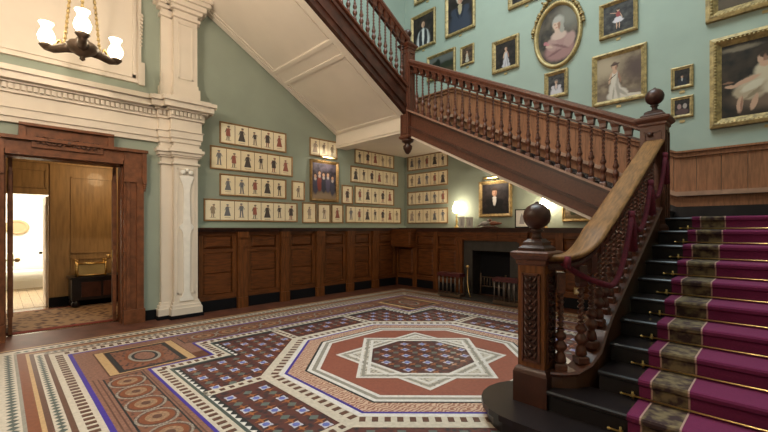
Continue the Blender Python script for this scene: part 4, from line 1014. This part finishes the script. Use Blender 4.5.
# ------------------------------------------------------------------ chandelier
SHADE = mat('lit_shade', (1, .93, .8), .4, emit=(1, .84, .58), est=12)
def chandelier(hx, hy, hz, label, power, top=1.74):
    t = thing('chandelier', (hx, hy, hz), label, 'chandelier', group='bronze chandeliers')
    MB().lathe([(.004, -.12), (.03, -.10), (.025, -.075), (.05, -.06), (.13, -.01), (.17, .05), (.14, .09), (.09, .10), (.06, .15), (.02, .16)], (hx, hy, hz), 20).build('bowl', BRONZE, t)
    d0 = math.atan2(-.74, 6.0)
    for k in range(3):
        a = d0 + k * 2 * PI / 3; c, s = math.cos(a), math.sin(a)
        P = lambda r, z: (hx + r * c, hy + r * s, hz + z)
        ar = MB().tube([P(.10, .04), P(.2, .03), P(.32, .01), P(.42, .03)], [.07, .055, .05, .035], 8).lathe([(.03, .0), (.06, .03), (.075, .05), (.05, .07)], P(.40, .0), 12)
        arm = ar.build('arm', BRONZE, t)
        MB().lathe([(.045, .07), (.075, .11), (.085, .16), (.07, .21), (.045, .25), (.055, .29), (.075, .32)], P(.40, 0), 14).build('glass_shade', SHADE, arm)
        MB().tube([P(.30, .04), P(.28, .10), P(.25, .12), P(.23, .08), P(.26, .05)], .014, 6).build('scroll', BRASS, arm)
        n = int(26 * top / 1.74); ch = MB()
        for i in range(n):
            f0 = i / n; r = .2 * (1 - f0) + .03 * f0; z = .08 + (top - .08) * f0
            ch.tube([P(r, z), P(r - .1 / n, z + (top - .24) / n)], [.020, .010], 6)
        ch.build('chain', GOLDP, t)
        pl = P(.52, .20); point('chandelier_bulb', pl, power, WARM, .08)
    MB().lathe([(.02, top - .02), (.09, top + .01), (.11, top + .07)], (hx, hy, hz), 16).build('ceiling_rose', BRONZE, t)
chandelier(-6.0, .74, 3.66, 'bronze chandelier with three lit glass shades above the doorcase', 1.0)
chandelier(-3.9, -.9, 3.70, 'added unseen bronze chandelier with three lit shades at the entrance end of the hall', 125)  # added behind the camera to warm the lower hall
chandelier(-3.1, 2.7, 4.95, 'added unseen bronze chandelier with three lit shades hanging in the open stairwell', 48, CZ - 4.95 - .06)  # added above the view to throw warm light on the print wall

# ------------------------------------------------------------------ lobby beyond the doorway
OCH = mat('ochre_panelling', (.42, .25, .10), .45, .3, 4, (6, 6, .7), coat=.1)
WHITEP = mat('white_wall', (.85, .83, .76), .6)
BX = -9.77
m = MB().box(-9.9, -7.5, -1.2, 2.9, -.25, 0); struct('floor_lobby', m, mat('lobby_parquet', (.19, .10, .05), .22, .4, 5, (2, 12, 1), coat=.3), 'polished wooden floor of the lobby beyond the doorway', 'floor')
IY0, IY1, IZ = .08, .69, 2.13
m = MB().box(BX - .12, BX, -1.2, IY0, 0, 3.1).box(BX - .12, BX, IY1, 2.9, 0, 3.1).box(BX - .12, BX, IY0, IY1, IZ, 3.1)
lw = struct('wall_lobby', m, OCH, 'ochre panelled lobby wall with an inner doorway', 'wall')
for (a, b, za, zb) in ((.80, .90, .35, 2.55), (1.02, 1.75, 1.0, 2.5), (1.02, 1.75, .3, .9), (.1, .66, 2.25, 2.6), (-.9, -.05, .3, .9), (-.9, -.05, 1.0, 2.5), (1.85, 2.6, 1.0, 2.5), (1.85, 2.6, .3, .9)):
    q = MB(); x = BX
    q.box(x, x + .02, a, a + .02, za, zb).box(x, x + .02, b - .02, b, za, zb).box(x, x + .02, a, b, za, za + .02).box(x, x + .02, a, b, zb - .02, zb)
    q.build('panel_mould', OCH, lw)
MB().box(BX, BX + .05, -1.2, 2.9, 2.72, 2.80).box(BX, BX + .09, -1.2, 2.9, 2.80, 2.9).build('cornice', OCH, lw)
MB().box(BX, BX + .03, .71, .99, .18, 2.72).build('pilaster_strip', OCH, lw)
MB().box(BX, BX + .035, IY1, 2.9, 0, .17).box(BX, BX + .035, -1.2, IY0, 0, .17).build('skirting', BLACK, lw)
struct('wall_lobby_side', MB().box(-9.9, -7.5, 2.75, 2.9, 0, 3.1).box(-9.9, -7.5, -1.2, -1.05, 0, 3.1), OCH, 'ochre side walls of the lobby', 'wall')
struct('ceiling_lobby', MB().box(-9.9, -7.5, -1.2, 2.9, 3.0, 3.1), CREAM2, 'plain cream lobby ceiling', 'ceiling')
point('lobby_lamp', (-8.5, 1.6, 2.6), 26, (1, .72, .40), .15)
t = thing('rug', (-8.55, .9, 0), 'patterned lobby rug with a red border', 'rug')
RUGM = mat('rug_pattern', (.30, .18, .09), .95, scale=10, col2=(.05, .015, .012), tex='voronoi', ramp=(.2, .5))
MB().box(-9.50, -7.60, -.5, 2.3, 0.0005, .010).build('border', mat('rug_red', (.22, .03, .015), .95, .3, 20), t)
MB().box(-9.42, -7.70, -.42, 2.22, .010, .014).build('field', RUGM, t)
t = thing('chest', (-9.45, 1.4, .012), 'low black chest on bun feet against the lobby panelling', 'chest')
MB().box(-9.70, -9.22, .98, 1.95, .14, .54).build('body', EBONY, t); MB().box(-9.72, -9.19, .95, 1.98, .54, .58).build('lid', EBONY, t)
for x in (-9.65, -9.27):
    for y in (1.04, 1.89): MB().lathe([(.03, .012), (.06, .03), (.07, .08), (.04, .14)], (x, y, 0), 12).build('foot', EBONY, t)
for y in (1.12, 1.46): MB().box(-9.222, -9.21, y, y + .3, .2, .48).build('front_panel', STAIRD, t)
t = thing('casket', (-9.4, 1.28, .58), 'gilt mounted glass casket standing on the black chest', 'box')
MB().box(-9.50, -9.30, 1.08, 1.50, .60, .82).build('glass_case', mat('casket_glass', (.46, .34, .15), .15, .2, 5), t)
q = MB()
for x in (-9.51, -9.29):
    for y in (1.07, 1.51): q.tube([(x, y, .58), (x, y, .86)], .014, 6).ball((x, y, .88), .024, 8)
for z in (.60, .82):
    for x in (-9.51, -9.29): q.tube([(x, 1.07, z), (x, 1.51, z)], .010, 6)
    for y in (1.07, 1.51): q.tube([(-9.51, y, z), (-9.29, y, z)], .010, 6)
q.build('gilt_mounts', BRASS, t)
# bright white room
m = MB().box(-13.3, -9.9, -1.0, 2.0, -.25, 0); ft = struct('floor_inner', m, mat('gap_dark', (.12, .08, .05), .6), 'pale plank floor of the bright white room', 'floor')
PLK = mat('pale_planks', (.50, .38, .24), .35, .25, 4, (1, 9, 1))
for i in range(20): MB().box(-13.3, -9.9, -1.0 + i * .15 + .003, -1.0 + (i + 1) * .15 - .003, -.01, .004).build('plank', PLK, ft)
m = MB().box(-13.3, -13.2, -1.0, 2.0, 0, 2.9).box(-13.2, -9.9, -1.0, -.9, 0, 2.9).box(-13.2, -9.9, 1.9, 2.0, 0, 2.9)
struct('wall_inner', m, WHITEP, 'white walls of the bright room seen through the inner doorway', 'wall')
struct('ceiling_inner', MB().box(-13.3, -9.9, -1.0, 2.0, 2.9, 3.0), WHITEP, 'white ceiling of the bright inner room', 'ceiling')
struct('baseboard_inner', MB().box(-13.2, -13.16, -.9, 1.9, 0, .2), WHITEP, 'white skirting in the bright inner room', 'skirting')
area('inner_room_lamp', (-11.6, .5, 2.85), 1.2, 110, (1, .93, .80))
t = thing('door_2', (BX, .69, 0), 'cream inner door leaf standing open into the white room', 'door', kind='structure')
MB().box(-10.55, -9.90, .66, .70, .01, 2.1).build('door_leaf', CREAM, t)
for za, zb in ((.2, .9), (1.1, 1.95)): MB().box(-10.45, -10.0, .65, .66, za, zb).build('leaf_panel', CREAM, t)
MB().ball((-10.47, .62, 1.0), .03, 8).build('door_knob', BLACK, t)
t = thing('wall_mirror', (-13.2, .34, 1.52), 'round pale ornament hanging on the white inner wall', 'wall ornament')
q = MB()
q.loft([[(-13.2 + d, .34 + r * math.cos(2 * PI * k / 24), 1.52 + r * .8 * math.sin(2 * PI * k / 24)) for k in range(24)] for r, d in ((.23, 0), (.23, .04), (.18, .06), (.15, .03))], 0, True)
q.build('rim', flat(.5, .36, .2), t)
t = thing('bench', (-12.7, .4, 0), 'low white bench under the round ornament', 'bench')
MB().box(-13.1, -12.5, -.2, 1.2, .40, .47).build('seat', WHITEP, t)
for y in (-.15, 1.1):
    for x in (-13.05, -12.6): MB().box(x, x + .06, y, y + .06, .004, .40).build('leg', WHITEP, t)
